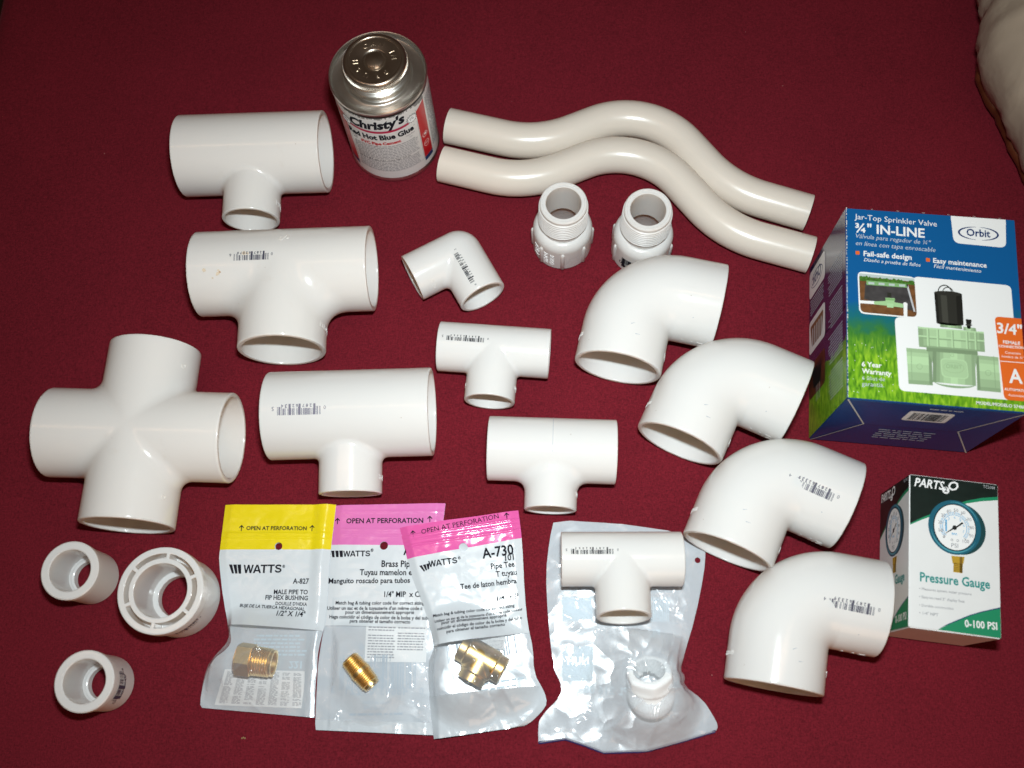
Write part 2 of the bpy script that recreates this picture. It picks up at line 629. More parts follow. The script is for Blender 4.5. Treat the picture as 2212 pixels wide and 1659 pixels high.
# ------------------------------------------------------------------ lettering and outlines, in mm on each object's own face
SPR_TEXT = [
    ('Jar-Top Sprinkler Valve', (5.21, 116.16), (54.62, 115.0), 'white', ''),
    ('¾" IN-LINE', (5.51, 107.4), (47.07, 106.87), 'white', 'b'),
    ('Válvula para regador de ¾"', (5.76, 103.44), (50.59, 102.23), 'pale', 'i'),
    ('en línea con tapa enroscable', (5.7, 98.49), (53.12, 97.64), 'pale', 'i'),
    ('Fail-safe design', (10.27, 91.56), (38.88, 91.24), 'white', 'b'),
    ('Diseño a prueba de fallos', (10.41, 87.98), (44.04, 87.14), 'white', 'i'),
    ('Easy maintenance', (51.52, 90.46), (83.0, 89.77), 'white', 'b'),
    ('Fácil mantenimiento', (51.79, 87.14), (79.58, 86.05), 'white', 'i'),
    ('Orbit', (72.12, 110.38), (86.28, 110.35), 'navy', 'b'),
    ('3/4"', (86.71, 48.07), (101.07, 47.57), 'white', 'b'),
    ('FEMALE', (89.87, 41.49), (99.57, 41.31), 'white', 'b'),
    ('CONNECTION', (87.14, 39.01), (102.56, 39.03), 'white', 'b'),
    ('Conexión', (90.62, 35.26), (99.37, 35.21), 'pale', 'i'),
    ('hembra de ¾"', (88.45, 32.74), (101.42, 32.67), 'pale', 'i'),
    ('A', (91.89, 17.53), (99.64, 17.52), 'white', 'b'),
    ('AUTOMATIC', (89.14, 12.64), (103.86, 12.36), 'white', 'b'),
    ('Automático', (90.77, 9.23), (102.29, 9.08), 'pale', 'i'),
    ('MODEL/MODELO 57460', (72.6, 2.71), (100.04, 2.32), 'white', 'b'),
    ('6 Year', (8.28, 20.18), (19.71, 20.17), 'white', 'b'),
    ('Warranty', (8.23, 15.95), (25.18, 15.64), 'white', 'b'),
    ('6 años de', (8.45, 11.86), (21.41, 12.01), 'pale', ''),
    ('garantía.', (8.22, 8.16), (20.87, 8.28), 'pale', ''),
    ('ORBIT', (56.37, 23.39), (65.6, 23.5), 'vdark', 'b'),
]
SPR_POLY = {
    'tab': [(63.36, 122.73), (96.04, 121.42)],
    'tab2': [(95.24, 104.1), (63.9, 105.09)],
    'white': [(39.53, 80.53), (96.45, 79.27), (97.4, 56.0), (99.79, 6.89), (29.88, 7.39), (27.99, 53.14), (38.75, 53.55)],
    'inset': [(6.66, 81.19), (40.95, 80.11), (41.75, 53.28), (7.39, 53.67)],
    'pic': [(7.52, 79.97), (40.26, 79.2), (41.03, 54.05), (8.16, 54.57)],
    'grass': [(7.52, 79.97), (40.26, 79.2), (40.33, 75.26), (22.21, 75.64), (7.66, 75.69)],
    'pit': [(11.18, 73.85), (36.02, 74.36), (40.01, 57.82), (10.36, 63.17)],
    'piprim': [(11.87, 75.51), (36.33, 75.13), (35.98, 72.76), (11.83, 72.63)],
    'pipeL': [(7.68, 62.09), (16.72, 62.34), (16.69, 60.33), (7.66, 60.3)],
    'pipeR': [(33.32, 62.18), (35.6, 62.37), (35.35, 53.25), (33.28, 53.18)],
    'ivalve': [(16.05, 62.07), (22.91, 62.97), (22.76, 65.07), (28.18, 65.21), (28.12, 62.57), (33.32, 61.97), (33.06, 59.43), (27.11, 59.76), (22.85, 60.02), (16.21, 60.19)],
    'isol': [(23.97, 68.56), (26.35, 68.55), (26.38, 65.38), (24.0, 65.38)],
    'sol': [(51.41, 71.1), (67.68, 70.69), (67.76, 51.38), (52.14, 51.89)],
    'collar': [(54.2, 51.76), (66.34, 51.05), (66.53, 49.0), (54.11, 49.37)],
    'knob': [(69.05, 55.22), (72.61, 55.11), (71.58, 49.13), (69.72, 49.17)],
    'flange': [(41.22, 48.05), (79.21, 47.01), (79.26, 35.28), (41.51, 36.27)],
    'ribline': [(41.25, 42.9), (79.24, 42.1), (79.18, 40.87), (41.21, 41.67)],
    'body': [(45.66, 34.89), (75.32, 34.13), (73.49, 24.89), (73.22, 13.7), (48.65, 14.01), (49.51, 25.3)],
    'portL': [(34.27, 34.11), (48.61, 34.03), (48.77, 12.04), (34.96, 11.81)],
    'portR': [(74.16, 33.01), (86.79, 32.8), (87.14, 11.08), (73.74, 11.27)],
    'orange': [(85.86, 58.11), (103.12, 59.6), (105.79, 7.23), (88.71, 6.69)],
    'bul1': [(5.66, 94.77), (8.08, 94.75), (8.05, 92.35), (5.73, 92.37)],
    'bul2': [(47.5, 93.59), (49.9, 93.46), (49.82, 91.07), (47.52, 91.1)],
    'wire': [(53.49, 70.85), (54.58, 74.87), (57.47, 75.86), (61.66, 73.88), (62.47, 70.56)],
    'wire2': [(55.85, 70.74), (57.4, 74.05), (59.79, 74.57), (60.59, 70.82)],
    'swc': [(79.46, 112.64), (90.97, 113.6), (79.24, 108.12)],
    'ln': [(87.58, 30.45), (101.29, 30.64), (101.27, 30.24), (87.56, 30.04)],
}
GAU_TEXT = [
    ('PARTS', (2.58, 82.81), (20.08, 82.44), 'white', 'bi'),
    ('O', (22.32, 82.86), (28.32, 82.88), 'white', 'bi'),
    ('2', (20.08, 81.48), (21.89, 81.49), 'black', 'b'),
    ('TC2104', (42.58, 86.58), (49.26, 86.47), 'white', ''),
    ('Pressure Gauge', (6.08, 26.89), (45.48, 27.48), 'teal', 'b'),
    ('• Measures system water pressure', (5.69, 21.94), (34.96, 22.35), 'grey', ''),
    ('• Easy-to-read 2" display face', (5.7, 17.28), (31.0, 17.74), 'grey', ''),
    ('• Durable construction', (5.71, 12.57), (24.77, 12.86), 'grey', ''),
    ('• 1/4" NPT', (5.73, 8.02), (16.35, 8.18), 'grey', ''),
    ('0-100 PSI', (31.04, 4.22), (49.04, 4.88), 'white', 'b'),
    ('PSI', (23.89, 48.75), (27.79, 48.75), 'grey', ''),
    ('0', (19.11, 53.59), (20.35, 53.61), 'grey', ''),
    ('10', (16.85, 56.94), (19.33, 57.11), 'grey', ''),
    ('20', (16.45, 61.89), (18.94, 62.07), 'grey', ''),
    ('30', (18.2, 66.21), (20.69, 66.38), 'grey', ''),
    ('40', (21.33, 69.13), (23.83, 69.3), 'grey', ''),
    ('50', (25.56, 70.03), (28.06, 70.2), 'grey', ''),
    ('60', (29.64, 69.1), (32.13, 69.27), 'grey', ''),
    ('70', (33.12, 65.44), (35.61, 65.61), 'grey', ''),
    ('80', (34.58, 60.76), (37.06, 60.93), 'grey', ''),
    ('90', (34.17, 55.93), (36.65, 56.11), 'grey', ''),
    ('100', (30.43, 52.05), (34.13, 52.38), 'grey', ''),
]
GAU_POLY = {
    'black': [(0.09, 89.88), (51.55, 89.69), (51.6, 82.24), (41.64, 80.4), (33.27, 77.67), (26.3, 74.47), (13.77, 67.82), (6.83, 64.05), (0.25, 59.98)],
    'greenb': [(0.25, 59.98), (6.83, 64.05), (13.77, 67.82), (26.3, 74.47), (33.27, 77.67), (41.64, 80.4), (51.6, 82.24), (51.55, 80.19), (41.61, 78.36), (33.25, 76.07), (26.28, 72.87), (13.76, 66.37), (6.83, 62.83), (0.26, 59.12)],
    'green': [(16.32, 0.76), (21.69, 4.15), (27.06, 7.07), (33.79, 10.64), (40.53, 13.54), (45.92, 15.46), (51.5, 17.06), (51.26, 0.5)],
    'navy': [(15.65, 0.68), (21.69, 4.62), (27.07, 7.61), (33.8, 11.18), (40.54, 14.08), (45.93, 16.0), (51.52, 17.74), (51.5, 17.06), (45.92, 15.46), (40.53, 13.54), (33.79, 10.64), (27.06, 7.07), (21.69, 4.15), (16.32, 0.76)],
    'gc': [(26.04, 60.75), (40.66, 62.6), (37.9, 62.11)],
    'rim2': [(29.07, 60.42), (43.38, 60.8)],
    'needle': [(19.26, 55.46), (25.49, 61.03), (26.52, 60.45)],
    'tail': [(25.83, 60.58), (30.01, 64.33), (31.17, 63.9), (26.52, 60.09)],
    'stem1': [(23.99, 43.83), (31.5, 44.09), (30.77, 40.14), (24.64, 39.5)],
    'stem2': [(25.18, 39.78), (30.43, 40.1), (30.03, 34.48), (24.94, 34.52)],
    'logoc': [(20.99, 82.55), (23.09, 82.67)],
}
CAN = {
    'christys': [(-29.79, 65.95), (9.77, 71.59)],
    'mid': [(-11.18, 71.47)],
    'red_hot': [(-35.66, 47.97), (14.25, 53.87)],
    'rhm': [(-13.78, 55.64)],
    'pvc': [(-24.09, 47.85), (3.66, 48.75)],
    'band': [(-31.04, 64.78), (-22.91, 63.91), (-11.58, 64.63), (-0.92, 65.18), (11.28, 65.42)],
    'panel': [(-32.36, 61.63), (18.68, 60.37), (17.59, 13.48), (-35.18, 14.95)],
    'redp': [(19.37, 72.95), (28.01, 73.56), (27.7, 13.3), (18.87, 14.74)],
    'star': [(-33.61, 66.51), (15.14, 67.86)],
    'bot': [(-11.81, 6.58)],
    'top': [(-5.09, 87.97)],
    'half': [(-29.57, 26.56), (8.28, 28.44)],
    'sym': [(22.98, 39.26), (23.06, 28.58)],
}
BAGY_TEXT = [
    ('OPEN AT PERFORATION', (15.76, -16.76), (55.32, -16.92), 'ink', 'b'),
    ('WATTS', (16.35, -44.71), (41.12, -44.3), 'ink', 'b'),
    ('®', (41.41, -41.16), (43.15, -41.15), 'ink', ''),
    ('A-827', (48.94, -51.17), (59.19, -51.14), 'ink', 'b'),
    ('MALE PIPE TO', (37.25, -57.85), (58.95, -57.88), 'ink', ''),
    ('FIP HEX BUSHING', (32.11, -61.23), (59.22, -61.59), 'ink', ''),
    ("DOUILLE D'HEXA", (38.9, -64.64), (59.03, -65.1), 'ink', ''),
    ('BUJE DE LA TUERCA HEXAGONAL', (16.26, -65.85), (57.72, -68.09), 'ink', ''),
    ('1/2" X 1/4"', (40.91, -71.46), (58.36, -71.93), 'ink', ''),
]
BAGY_POLY = {
    'left': [(0.0, -0.0), (-0.74, -29.45), (-0.81, -35.99), (5.2, -63.69), (11.17, -81.13), (12.3, -87.16), (10.23, -91.46), (1.12, -98.33), (-2.59, -109.35), (-3.88, -124.38), (-2.03, -126.85)],
    'right': [(73.32, -0.0), (71.8, -29.35), (71.5, -33.16), (71.44, -75.71), (68.96, -85.21), (67.63, -95.48), (67.87, -101.41), (67.52, -114.0), (68.1, -124.78), (68.28, -132.17)],
    'hdr': [(-0.74, -29.45), (71.8, -29.35)],
    'zip': [(0.21, -18.81), (73.17, -19.29)],
    'zip2': [(-0.03, -20.92), (73.04, -21.58)],
    'panel': [(9.26, -77.24), (41.22, -78.42), (66.85, -80.49)],
    'hole': [(37.72, -27.3), (40.29, -27.29)],
    'arrows': [(12.6, -15.66), (58.83, -15.62)],
    'logo': [(6.67, -39.15), (14.64, -39.13), (15.19, -44.98), (8.78, -44.82)],
    'slip': [(10.12, -103.8), (60.17, -104.82), (61.8, -126.87), (5.69, -125.15)],
    'hex': [(23.78, -98.23), (27.37, -98.63), (43.06, -100.68)],
}
BAGY_FRAME = [0.0039, -0.2093, 0.1328]
BAGP_TEXT = [
    ('OPEN AT PERFORATION', (7.9, -12.06), (58.17, -12.78), 'ink', 'b'),
    ('WATTS', (6.82, -33.78), (24.29, -33.82), 'ink', 'b'),
    ('®', (24.39, -30.93), (26.33, -30.97), 'ink', ''),
    ('A-717', (45.59, -33.26), (64.47, -33.43), 'ink', 'b'),
    ('Brass Pipe', (31.75, -40.68), (52.51, -41.07), 'ink', ''),
    ('Tuyau mamelon en', (17.91, -45.68), (53.56, -46.34), 'ink', ''),
    ('Manguito roscado para tubos', (-1.94, -50.54), (50.29, -51.11), 'ink', ''),
    ('1/4" MIP  x Cl', (34.0, -59.68), (57.14, -60.09), 'ink', ''),
    ('Match bag & tubing color code for correct sizing', (3.25, -63.81), (59.59, -65.0), 'ink', 'b'),
    ("Utiliser un sac et de la tuyauterie d'un même code c", (-2.06, -66.99), (58.4, -68.23), 'ink', 'b'),
    ('pour un dimensionnement approprié', (9.7, -69.71), (53.22, -70.65), 'ink', 'b'),
    ('Haga coincidir el código de color de la bolsa y del tubo', (-0.48, -72.32), (63.51, -74.35), 'ink', 'b'),
    ('para obtener el tamaño correcto', (12.77, -75.14), (50.95, -76.44), 'ink', 'b'),
]
BAGP_POLY = {
    'left': [(-0.18, -0.0), (-1.32, -25.58), (-2.71, -48.62), (-3.32, -76.71), (-4.1, -80.38), (-4.98, -85.87), (-6.49, -99.47), (-6.56, -107.55), (-6.65, -134.0), (-5.95, -138.78)],
    'right': [(72.44, -0.01), (69.25, -27.44), (68.05, -53.7), (67.0, -90.7), (65.61, -117.54), (65.81, -135.04), (66.17, -142.81)],
    'hdr': [(-1.31, -25.78), (69.25, -27.54)],
    'zip': [(0.19, -15.35), (71.1, -16.77)],
    'zip2': [(-0.66, -18.28), (70.64, -20.18)],
    'top2': [(0.38, -3.99), (71.99, -4.97)],
    'panel': [(-2.56, -76.72), (24.24, -77.18), (66.88, -79.01)],
    'hole': [(32.83, -27.02), (35.65, -27.08)],
    'arrows': [(2.14, -10.47), (62.44, -10.4)],
    'logo': [(-1.14, -29.66), (6.66, -29.81), (6.82, -33.97), (-0.66, -33.83)],
    'slip': [(23.4, -51.47), (62.78, -53.61), (61.02, -100.1), (22.6, -99.03)],
    'nip': [(13.14, -97.07), (20.48, -105.29), (28.21, -113.61)],
    'bars': [(7.35, -93.36), (54.91, -97.75), (54.31, -117.37), (7.76, -114.45)],
    'digits': [(59.43, -119.04), (2.29, -117.11)],
    'zero': [(22.05, -91.06), (19.03, -91.01)],
    'made': [(39.19, -124.63), (22.05, -123.93)],
    'watt': [(38.81, -127.69), (23.09, -127.28)],
    'note': [(48.09, -130.61), (14.4, -129.78)],
}
BAGP_FRAME = [0.0246, -0.1367, 0.1327]
BAGR_TEXT = [
    ('OPEN AT PERFORATION', (14.21, -6.86), (64.75, -3.57), 'ink', ''),
    ('WATTS', (16.25, -28.5), (34.69, -28.45), 'ink', 'b'),
    ('®', (35.18, -26.14), (36.9, -26.21), 'ink', ''),
    ('A-730', (50.76, -27.74), (71.05, -27.87), 'ink', 'b'),
    ('101', (64.89, -31.32), (70.51, -31.51), 'ink', ''),
    ('Pipe Tee', (55.19, -35.08), (70.35, -35.76), 'ink', ''),
    ('T tuyau', (57.57, -40.45), (70.81, -41.04), 'ink', ''),
    ('Tee de laton hembra', (34.34, -45.11), (70.03, -46.29), 'ink', ''),
    ('1/4" FIP', (56.11, -55.39), (69.79, -56.15), 'ink', ''),
    ('Match bag & tubing color code for correct sizing', (15.3, -59.88), (66.48, -60.66), 'ink', 'b'),
    ("Utiliser un sac et de la tuyauterie d'un même code couleur", (16.23, -63.78), (71.23, -63.5), 'ink', 'b'),
    ('pour un dimensionnement approprié', (20.5, -65.71), (60.74, -65.79), 'ink', 'b'),
    ('coincidir el código de color de la bolsa y del tubo', (17.47, -69.0), (70.14, -68.85), 'ink', 'b'),
    ('para obtener el tamaño correcto', (23.46, -71.9), (59.0, -71.3), 'ink', 'b'),
]
BAGR_POLY = {
    'left': [(0.01, -0.02), (2.81, -20.74), (4.61, -34.31), (10.62, -55.76), (13.98, -74.57), (12.88, -79.83), (8.38, -86.34), (6.79, -107.34), (6.65, -131.08)],
    'right': [(77.89, 0.01), (77.58, -18.19), (73.87, -54.16), (73.02, -73.4), (74.17, -87.18), (72.33, -102.09), (77.01, -113.35), (77.9, -120.47), (73.79, -125.07), (64.17, -131.4), (55.95, -131.74)],
    'hdr': [(2.81, -20.74), (77.58, -18.19)],
    'zip': [(1.03, -6.5), (78.02, -5.61)],
    'zip2': [(1.77, -12.9), (77.78, -12.4)],
    'panel': [(15.67, -77.54), (45.2, -78.33), (72.86, -77.48)],
    'hole': [(39.49, -18.84), (42.41, -19.28)],
    'arrows': [(8.68, -5.43), (69.92, -2.7)],
    'logo': [(10.26, -26.64), (17.03, -25.96), (16.42, -29.48), (12.63, -30.8)],
    'slip': [(34.59, -74.02), (58.3, -78.02), (56.06, -85.82), (37.47, -80.34)],
    'tee': [(28.17, -80.3), (41.4, -89.02), (52.27, -97.33), (30.98, -101.25)],
    'bars': [(19.48, -75.39), (67.37, -79.83), (66.95, -88.8), (20.66, -88.17)],
}
BAGR_FRAME = [0.1565, -0.0936, 0.1178]
BAGC_TEXT = []
BAGC_POLY = {
    'left': [(-0.01, -0.01), (-1.04, -11.14), (-0.67, -32.71), (4.48, -60.74), (9.7, -82.41), (11.63, -86.28), (11.69, -90.4), (17.95, -98.62), (18.38, -105.79), (7.1, -119.91), (7.12, -126.99), (8.28, -134.29)],
    'right': [(97.75, -0.0), (98.66, -5.29), (98.78, -18.91), (95.43, -48.0), (90.01, -72.91), (88.33, -80.46), (91.87, -83.6), (90.96, -89.16), (104.01, -95.39), (110.12, -102.53), (114.77, -109.37), (113.19, -112.67)],
    'top': [(-0.01, -0.01), (10.57, 2.65), (43.94, 5.02), (73.43, 4.87), (97.75, -0.0)],
    'bot': [(8.28, -134.29), (24.22, -129.81), (35.55, -131.68), (47.83, -134.27), (73.05, -129.77), (94.21, -121.07), (113.19, -112.67)],
    'hole': [(94.03, -11.5), (95.75, -11.27)],
    'bars': [(66.9, -38.72), (79.21, -37.0), (80.11, -52.02), (68.36, -53.67)],
    'b1': [(11.34, -46.47), (29.89, -43.88), (32.37, -56.83), (13.7, -61.33)],
    'b2': [(15.09, -76.1), (34.3, -73.39), (36.71, -94.15), (18.18, -96.78)],
    'elb': [(70.29, -83.02), (75.96, -102.96)],
    't1': [(58.78, -98.69), (31.49, -101.67)],
}
BAGC_FRAME = [-0.1318, 0.0061, 0.1221]


# ------------------------------------------------------------------ the tablecloth
def cloth_mat():
    mt = bpy.data.materials.new('maroon_cloth')
    mt.use_nodes = True
    N, L = mt.node_tree.nodes, mt.node_tree.links
    b = N['Principled BSDF']
    b.inputs['Roughness'].default_value = 0.9
    b.inputs['Specular IOR Level'].default_value = 0.12
    b.inputs['Sheen Weight'].default_value = 0.06
    b.inputs['Sheen Roughness'].default_value = 0.4
    b.inputs['Sheen Tint'].default_value = (0.9, 0.35, 0.4, 1)
    tc = N.new('ShaderNodeTexCoord')
    # two sets of yarns
    waves = []
    for sc in ((1500, 420, 400), (420, 1500, 400)):
        mp = N.new('ShaderNodeMapping')
        mp.inputs['Scale'].default_value = sc
        mp.inputs['Rotation'].default_value = (0, 0, 0.04)
        L.new(tc.outputs['Object'], mp.inputs[0])
        wv = N.new('ShaderNodeTexNoise')
        wv.inputs['Scale'].default_value = 1.0
        wv.inputs['Detail'].default_value = 2
        L.new(mp.outputs[0], wv.inputs['Vector'])
        waves.append(wv)
    add = N.new('ShaderNodeMath')
    add.operation = 'ADD'
    L.new(waves[0].outputs['Fac'], add.inputs[0])
    L.new(waves[1].outputs['Fac'], add.inputs[1])
    nz = N.new('ShaderNodeTexNoise')
    nz.inputs['Scale'].default_value = 900
    nz.inputs['Detail'].default_value = 2
    L.new(tc.outputs['Object'], nz.inputs['Vector'])
    big = N.new('ShaderNodeTexNoise')
    big.inputs['Scale'].default_value = 14
    big.inputs['Detail'].default_value = 4
    L.new(tc.outputs['Object'], big.inputs['Vector'])
    s1 = N.new('ShaderNodeMath')
    s1.operation = 'MULTIPLY_ADD'
    s1.inputs[1].default_value = 1.3
    L.new(nz.outputs['Fac'], s1.inputs[0])
    L.new(add.outputs[0], s1.inputs[2])
    s2 = N.new('ShaderNodeMath')
    s2.operation = 'MULTIPLY_ADD'
    s2.inputs[1].default_value = 0.5
    L.new(big.outputs['Fac'], s2.inputs[0])
    L.new(s1.outputs[0], s2.inputs[2])
    rp = N.new('ShaderNodeValToRGB')
    e = rp.color_ramp.elements
    e[0].position, e[0].color = 0.38, (0.066, 0.0040, 0.0080, 1)
    e[1].position, e[1].color = 0.78, (0.178, 0.0112, 0.0212, 1)
    mr = N.new('ShaderNodeMath')
    mr.operation = 'MULTIPLY'
    mr.inputs[1].default_value = 1 / 3.0
    L.new(s2.outputs[0], mr.inputs[0])
    L.new(mr.outputs[0], rp.inputs[0])
    # stray pale lint
    v = N.new('ShaderNodeTexVoronoi')
    v.inputs['Scale'].default_value = 28
    L.new(tc.outputs['Object'], v.inputs['Vector'])
    lt = N.new('ShaderNodeMath')
    lt.operation = 'LESS_THAN'
    lt.inputs[1].default_value = 0.014
    L.new(v.outputs['Distance'], lt.inputs[0])
    mx = N.new('ShaderNodeMix')
    mx.data_type = 'RGBA'
    mx.inputs[7].default_value = (0.30, 0.12, 0.11, 1)
    L.new(lt.outputs[0], mx.inputs[0])
    L.new(rp.outputs[0], mx.inputs[6])
    L.new(mx.outputs[2], b.inputs['Base Color'])
    bp = N.new('ShaderNodeBump')
    bp.inputs['Strength'].default_value = 0.35
    bp.inputs['Distance'].default_value = 0.0004
    L.new(s1.outputs[0], bp.inputs['Height'])
    L.new(bp.outputs[0], b.inputs['Normal'])
    return mt


def cloth_z(x, y):
    z = 0.0011 * noise.noise(Vector((x * 5 + 3, y * 5, 0.3))) + 0.0005 * noise.noise(Vector((x * 13, y * 13, 4)))
    # a soft crease near the small carton
    d = (y - 0.205) - 0.1 * (x - 0.25)
    z += 0.0012 * math.exp(-(d / 0.010) ** 2) * max(0, min(1, (x - 0.235) / 0.05))
    z -= 0.0016
    return min(z, -0.0001)


V, F = [], []
nx, ny = 150, 130
for j in range(ny + 1):
    for i in range(nx + 1):
        s = -0.62 + 1.42 * i / nx          # distance along the cloth
        y = -0.35 + 1.25 * j / ny
        edge = -0.424
        if s < edge:                        # hangs over the table's edge
            q, r = edge - s, 0.014
            a = min(q / r, math.pi / 2)
            x = edge - r * math.sin(a)
            z = -r * (1 - math.cos(a)) - max(0, q - r * math.pi / 2)
        else:
            x, z = s, 0
        V.append((x, y, z + cloth_z(x, y)))
        if i < nx and j < ny:
            k = j * (nx + 1) + i
            F.append((k, k + 1, k + nx + 2, k + nx + 1))
mb = MB()
mb.add(V, F, cloth_mat())
tag(mb.build('tablecloth', smooth=60), 'dark maroon woven tablecloth spread under all the fittings', 'tablecloth', kind='structure')


mb = MB()
mb.box((-1.6, -1.2, -0.74), (1.6, 1.8, -0.72), mat('dark_floor', (0.03, 0.018, 0.012), 0.6, var=0.3, vscale=6))
tag(mb.build('floor'), 'dark floor below the edge of the tablecloth', 'floor', kind='structure')


# ------------------------------------------------------------------ white pipe fittings
def put(name, me, loc, deg, z, label, cat, group, tip=0.0):
    """a fitting: Empty on the cloth with its moulded body as a part"""
    t = thing(name, (loc[0], loc[1], 0), R_(deg), label, cat, group)
    t.rotation_euler = (R_(tip), 0, R_(deg))      # tip: the branch dips to (or is propped off) the cloth
    b = link('body', me, t)
    b.location = (0, 0, z)
    if tip:                                        # keep the run's axis at its own height
        t.location = (loc[0] + z * math.sin(R_(tip)) * -math.sin(R_(deg)), loc[1] + z * math.sin(R_(tip)) * math.cos(R_(deg)), z * (1 - math.cos(R_(tip))))
    return t


def print_code(parent, digits, width, h, fn, mt):
    mb = MB()
    barcode(Print(mb, fn, 0.28), digits, width, h, mt)
    return mb.build('barcode', parent)


def relief(parent, text, fn, width, name='raised_lettering', mt=None, lift=0.24):
    """letters moulded proud of the skin"""
    mb = MB()
    v, f, wd = text2d(text, 'b')
    k = width / wd
    n = len(v)
    lo = [fn(x * k - width / 2, y * k - k * 0.36, -0.3) for x, y in v]
    hi = [fn(x * k - width / 2, y * k - k * 0.36, lift) for x, y in v]
    E = {}
    for q in f:
        for a, b in zip(q, q[1:] + q[:1]):
            E[(a, b)] = E.get((a, b), 0) + 1
    F = [tuple(i + n for i in q) for q in f]
    for (a, b) in E:
        if (b, a) not in E: F.append((a, b, b + n, a + n))
    mb.add(lo + hi, F, mt or M['pvc'])
    return mb.build(name, parent)


PVC, OLD = M['pvc'], M['pvc_old']
PI = math.pi
TEES = 'white tees laid out on the cloth'

# upper reducing tee
me = tee_mesh('body', .0509, .0285, .0514, .0196, .0045, OLD)
t = put('reducing_tee', me, (-.2054, .3799), 1.64, .0285, 'blank white reducing tee lying left of the tin can, topmost tee', 'pipe tee', TEES, 3.0)
relief(t, 'D2466', cyl_map('y', 1, .0196, -.041, 92, PI / 2, .0285), 13)

# equal tee with dirty smudges
me = tee_mesh('body', .0588, .0288, .0573, .0288, .016, OLD, .001)
t = put('pipe_tee', me, (-.1752, .2879), 1.96, .0288, 'large white tee with brown smudges and a small printed barcode on its left half', 'pipe tee', TEES)
print_code(t, '012871620706', 28.5, 5.8, cyl_map('x', 1, .0288, -.0157, -3.2, PI, .0288), M['barink'])
relief(t, 'NSF D2466', cyl_map('y', 1, .0288, -.043, 92, PI / 2, .0288), 22)
mb = MB()
stain = mat('brown_stain', (0.50, 0.33, 0.20), 0.5)
stain2 = mat('faint_stain', (0.70, 0.58, 0.44), 0.4)
P = Print(mb, cyl_map('x', 1, .0288, -.0377, -24.7, 0, .0288), 0.3)
for (cx, cy, r, mt_) in ((0, 0, 1.5, stain2), (1.3, .8, .9, stain), (-.9, -1.0, .7, stain2), (-9, 2.2, 1.5, stain2), (-8.2, 3.0, .5, stain2), (-3.6, -3.0, .8, stain2), (.6, 1.9, 1.0, stain2), (17, 13, 1.6, stain2), (19.5, 12.6, 1.1, stain2)):
    P.poly([(cx + r * (0.6 + 0.5 * random.random()) * math.cos(a), cy + r * (0.5 + 0.5 * random.random()) * math.sin(a)) for a in [2 * PI * k / 11 for k in range(11)]], mt_, 1)
mb.build('smudge', t)
relief(t, 'S', cyl_map('x', 1, .0288, .004, 26, PI * 0.6, .0288), 4.5, mt=OLD, lift=.5)

# lower reducing tee
me = tee_mesh('body', .0524, .0285, .0518, .0200, .0045, PVC)
t = put('reducing_tee', me, (-.1243, .1870), 1.72, .0285, 'white reducing tee with a faint barcode, lying just above the two pink-topped bags', 'pipe tee', TEES, 6.5)
print_code(t, '012871621345', 33.7, 6.6, cyl_map('x', 1, .0285, -.0273, -3.5, PI, .0285), M['paleink'])
relief(t, 'SCH40', cyl_map('y', 1, .0200, -.042, 92, PI / 2, .0285), 13)

# small tees (one mesh, two copies) -------------------------------------------------
small = tee_mesh('body', .0372, .0167, .0365, .0167, .0032, PVC, .0007)
t = put('pipe_tee', small, (-.0332, .2354), -4.32, .0167, 'small white tee with a black barcode lying on bare cloth below the small elbow', 'pipe tee', TEES)
print_code(t, '012871620645', 30.8, 4.0, cyl_map('x', 1, .0167, -.0184, 1.6, PI, .0167), M['ink'])
relief(t, 'D2466', cyl_map('y', 1, .0167, -.027, 90, PI / 2, .0167), 9)
relief(t, 'SCH40', cyl_map('y', 1, .0167, -.027, -90, -PI / 2, .0167), 9)
t2_ = put('pipe_tee', small, (.0478, .0958), .39, .0207, 'small white tee with a black barcode resting on the clear plastic bag', 'pipe tee', TEES, -10.0)
print_code(t2_, '012871620645', 31.8, 4.0, cyl_map('x', 1, .0167, -.0187, -1.8, PI, .0207), M['ink'])

# plain reducing tee
me = tee_mesh('body', .0408, .0207, .0389, .0166, .008, PVC, .0008)
t = put('reducing_tee', me, (.0052, .1652), -1.75, .0207, 'plain unprinted white tee with a fine seam round its middle, above the clear bag', 'pipe tee', TEES, 2.0)
relief(t, 'D2466', cyl_map('y', 1, .0166, -.029, 90, PI / 2, .0207), 11)
mb = MB()
P = Print(mb, cyl_map('x', 1, .0207, 0.0003, 10, 0, .0207), 0.14)
P.rect(-.14, -9, .14, 22, M['lgrey'], 1, 1, 24)
mb.build('seam', t)

# the cross
me = cross_mesh('body', .0590, .0290, .008, OLD)
t = put('pipe_cross', me, (-.2591, .1724), -1.73, .0290, 'big white four-way cross fitting at the left edge', 'pipe cross', None)
for sy in (1, -1):
    relief(t, 'O', cyl_map('y', 1, .0290, .043 * sy, 62, PI / 2, .0290), 3.6, mt=OLD, lift=.5)

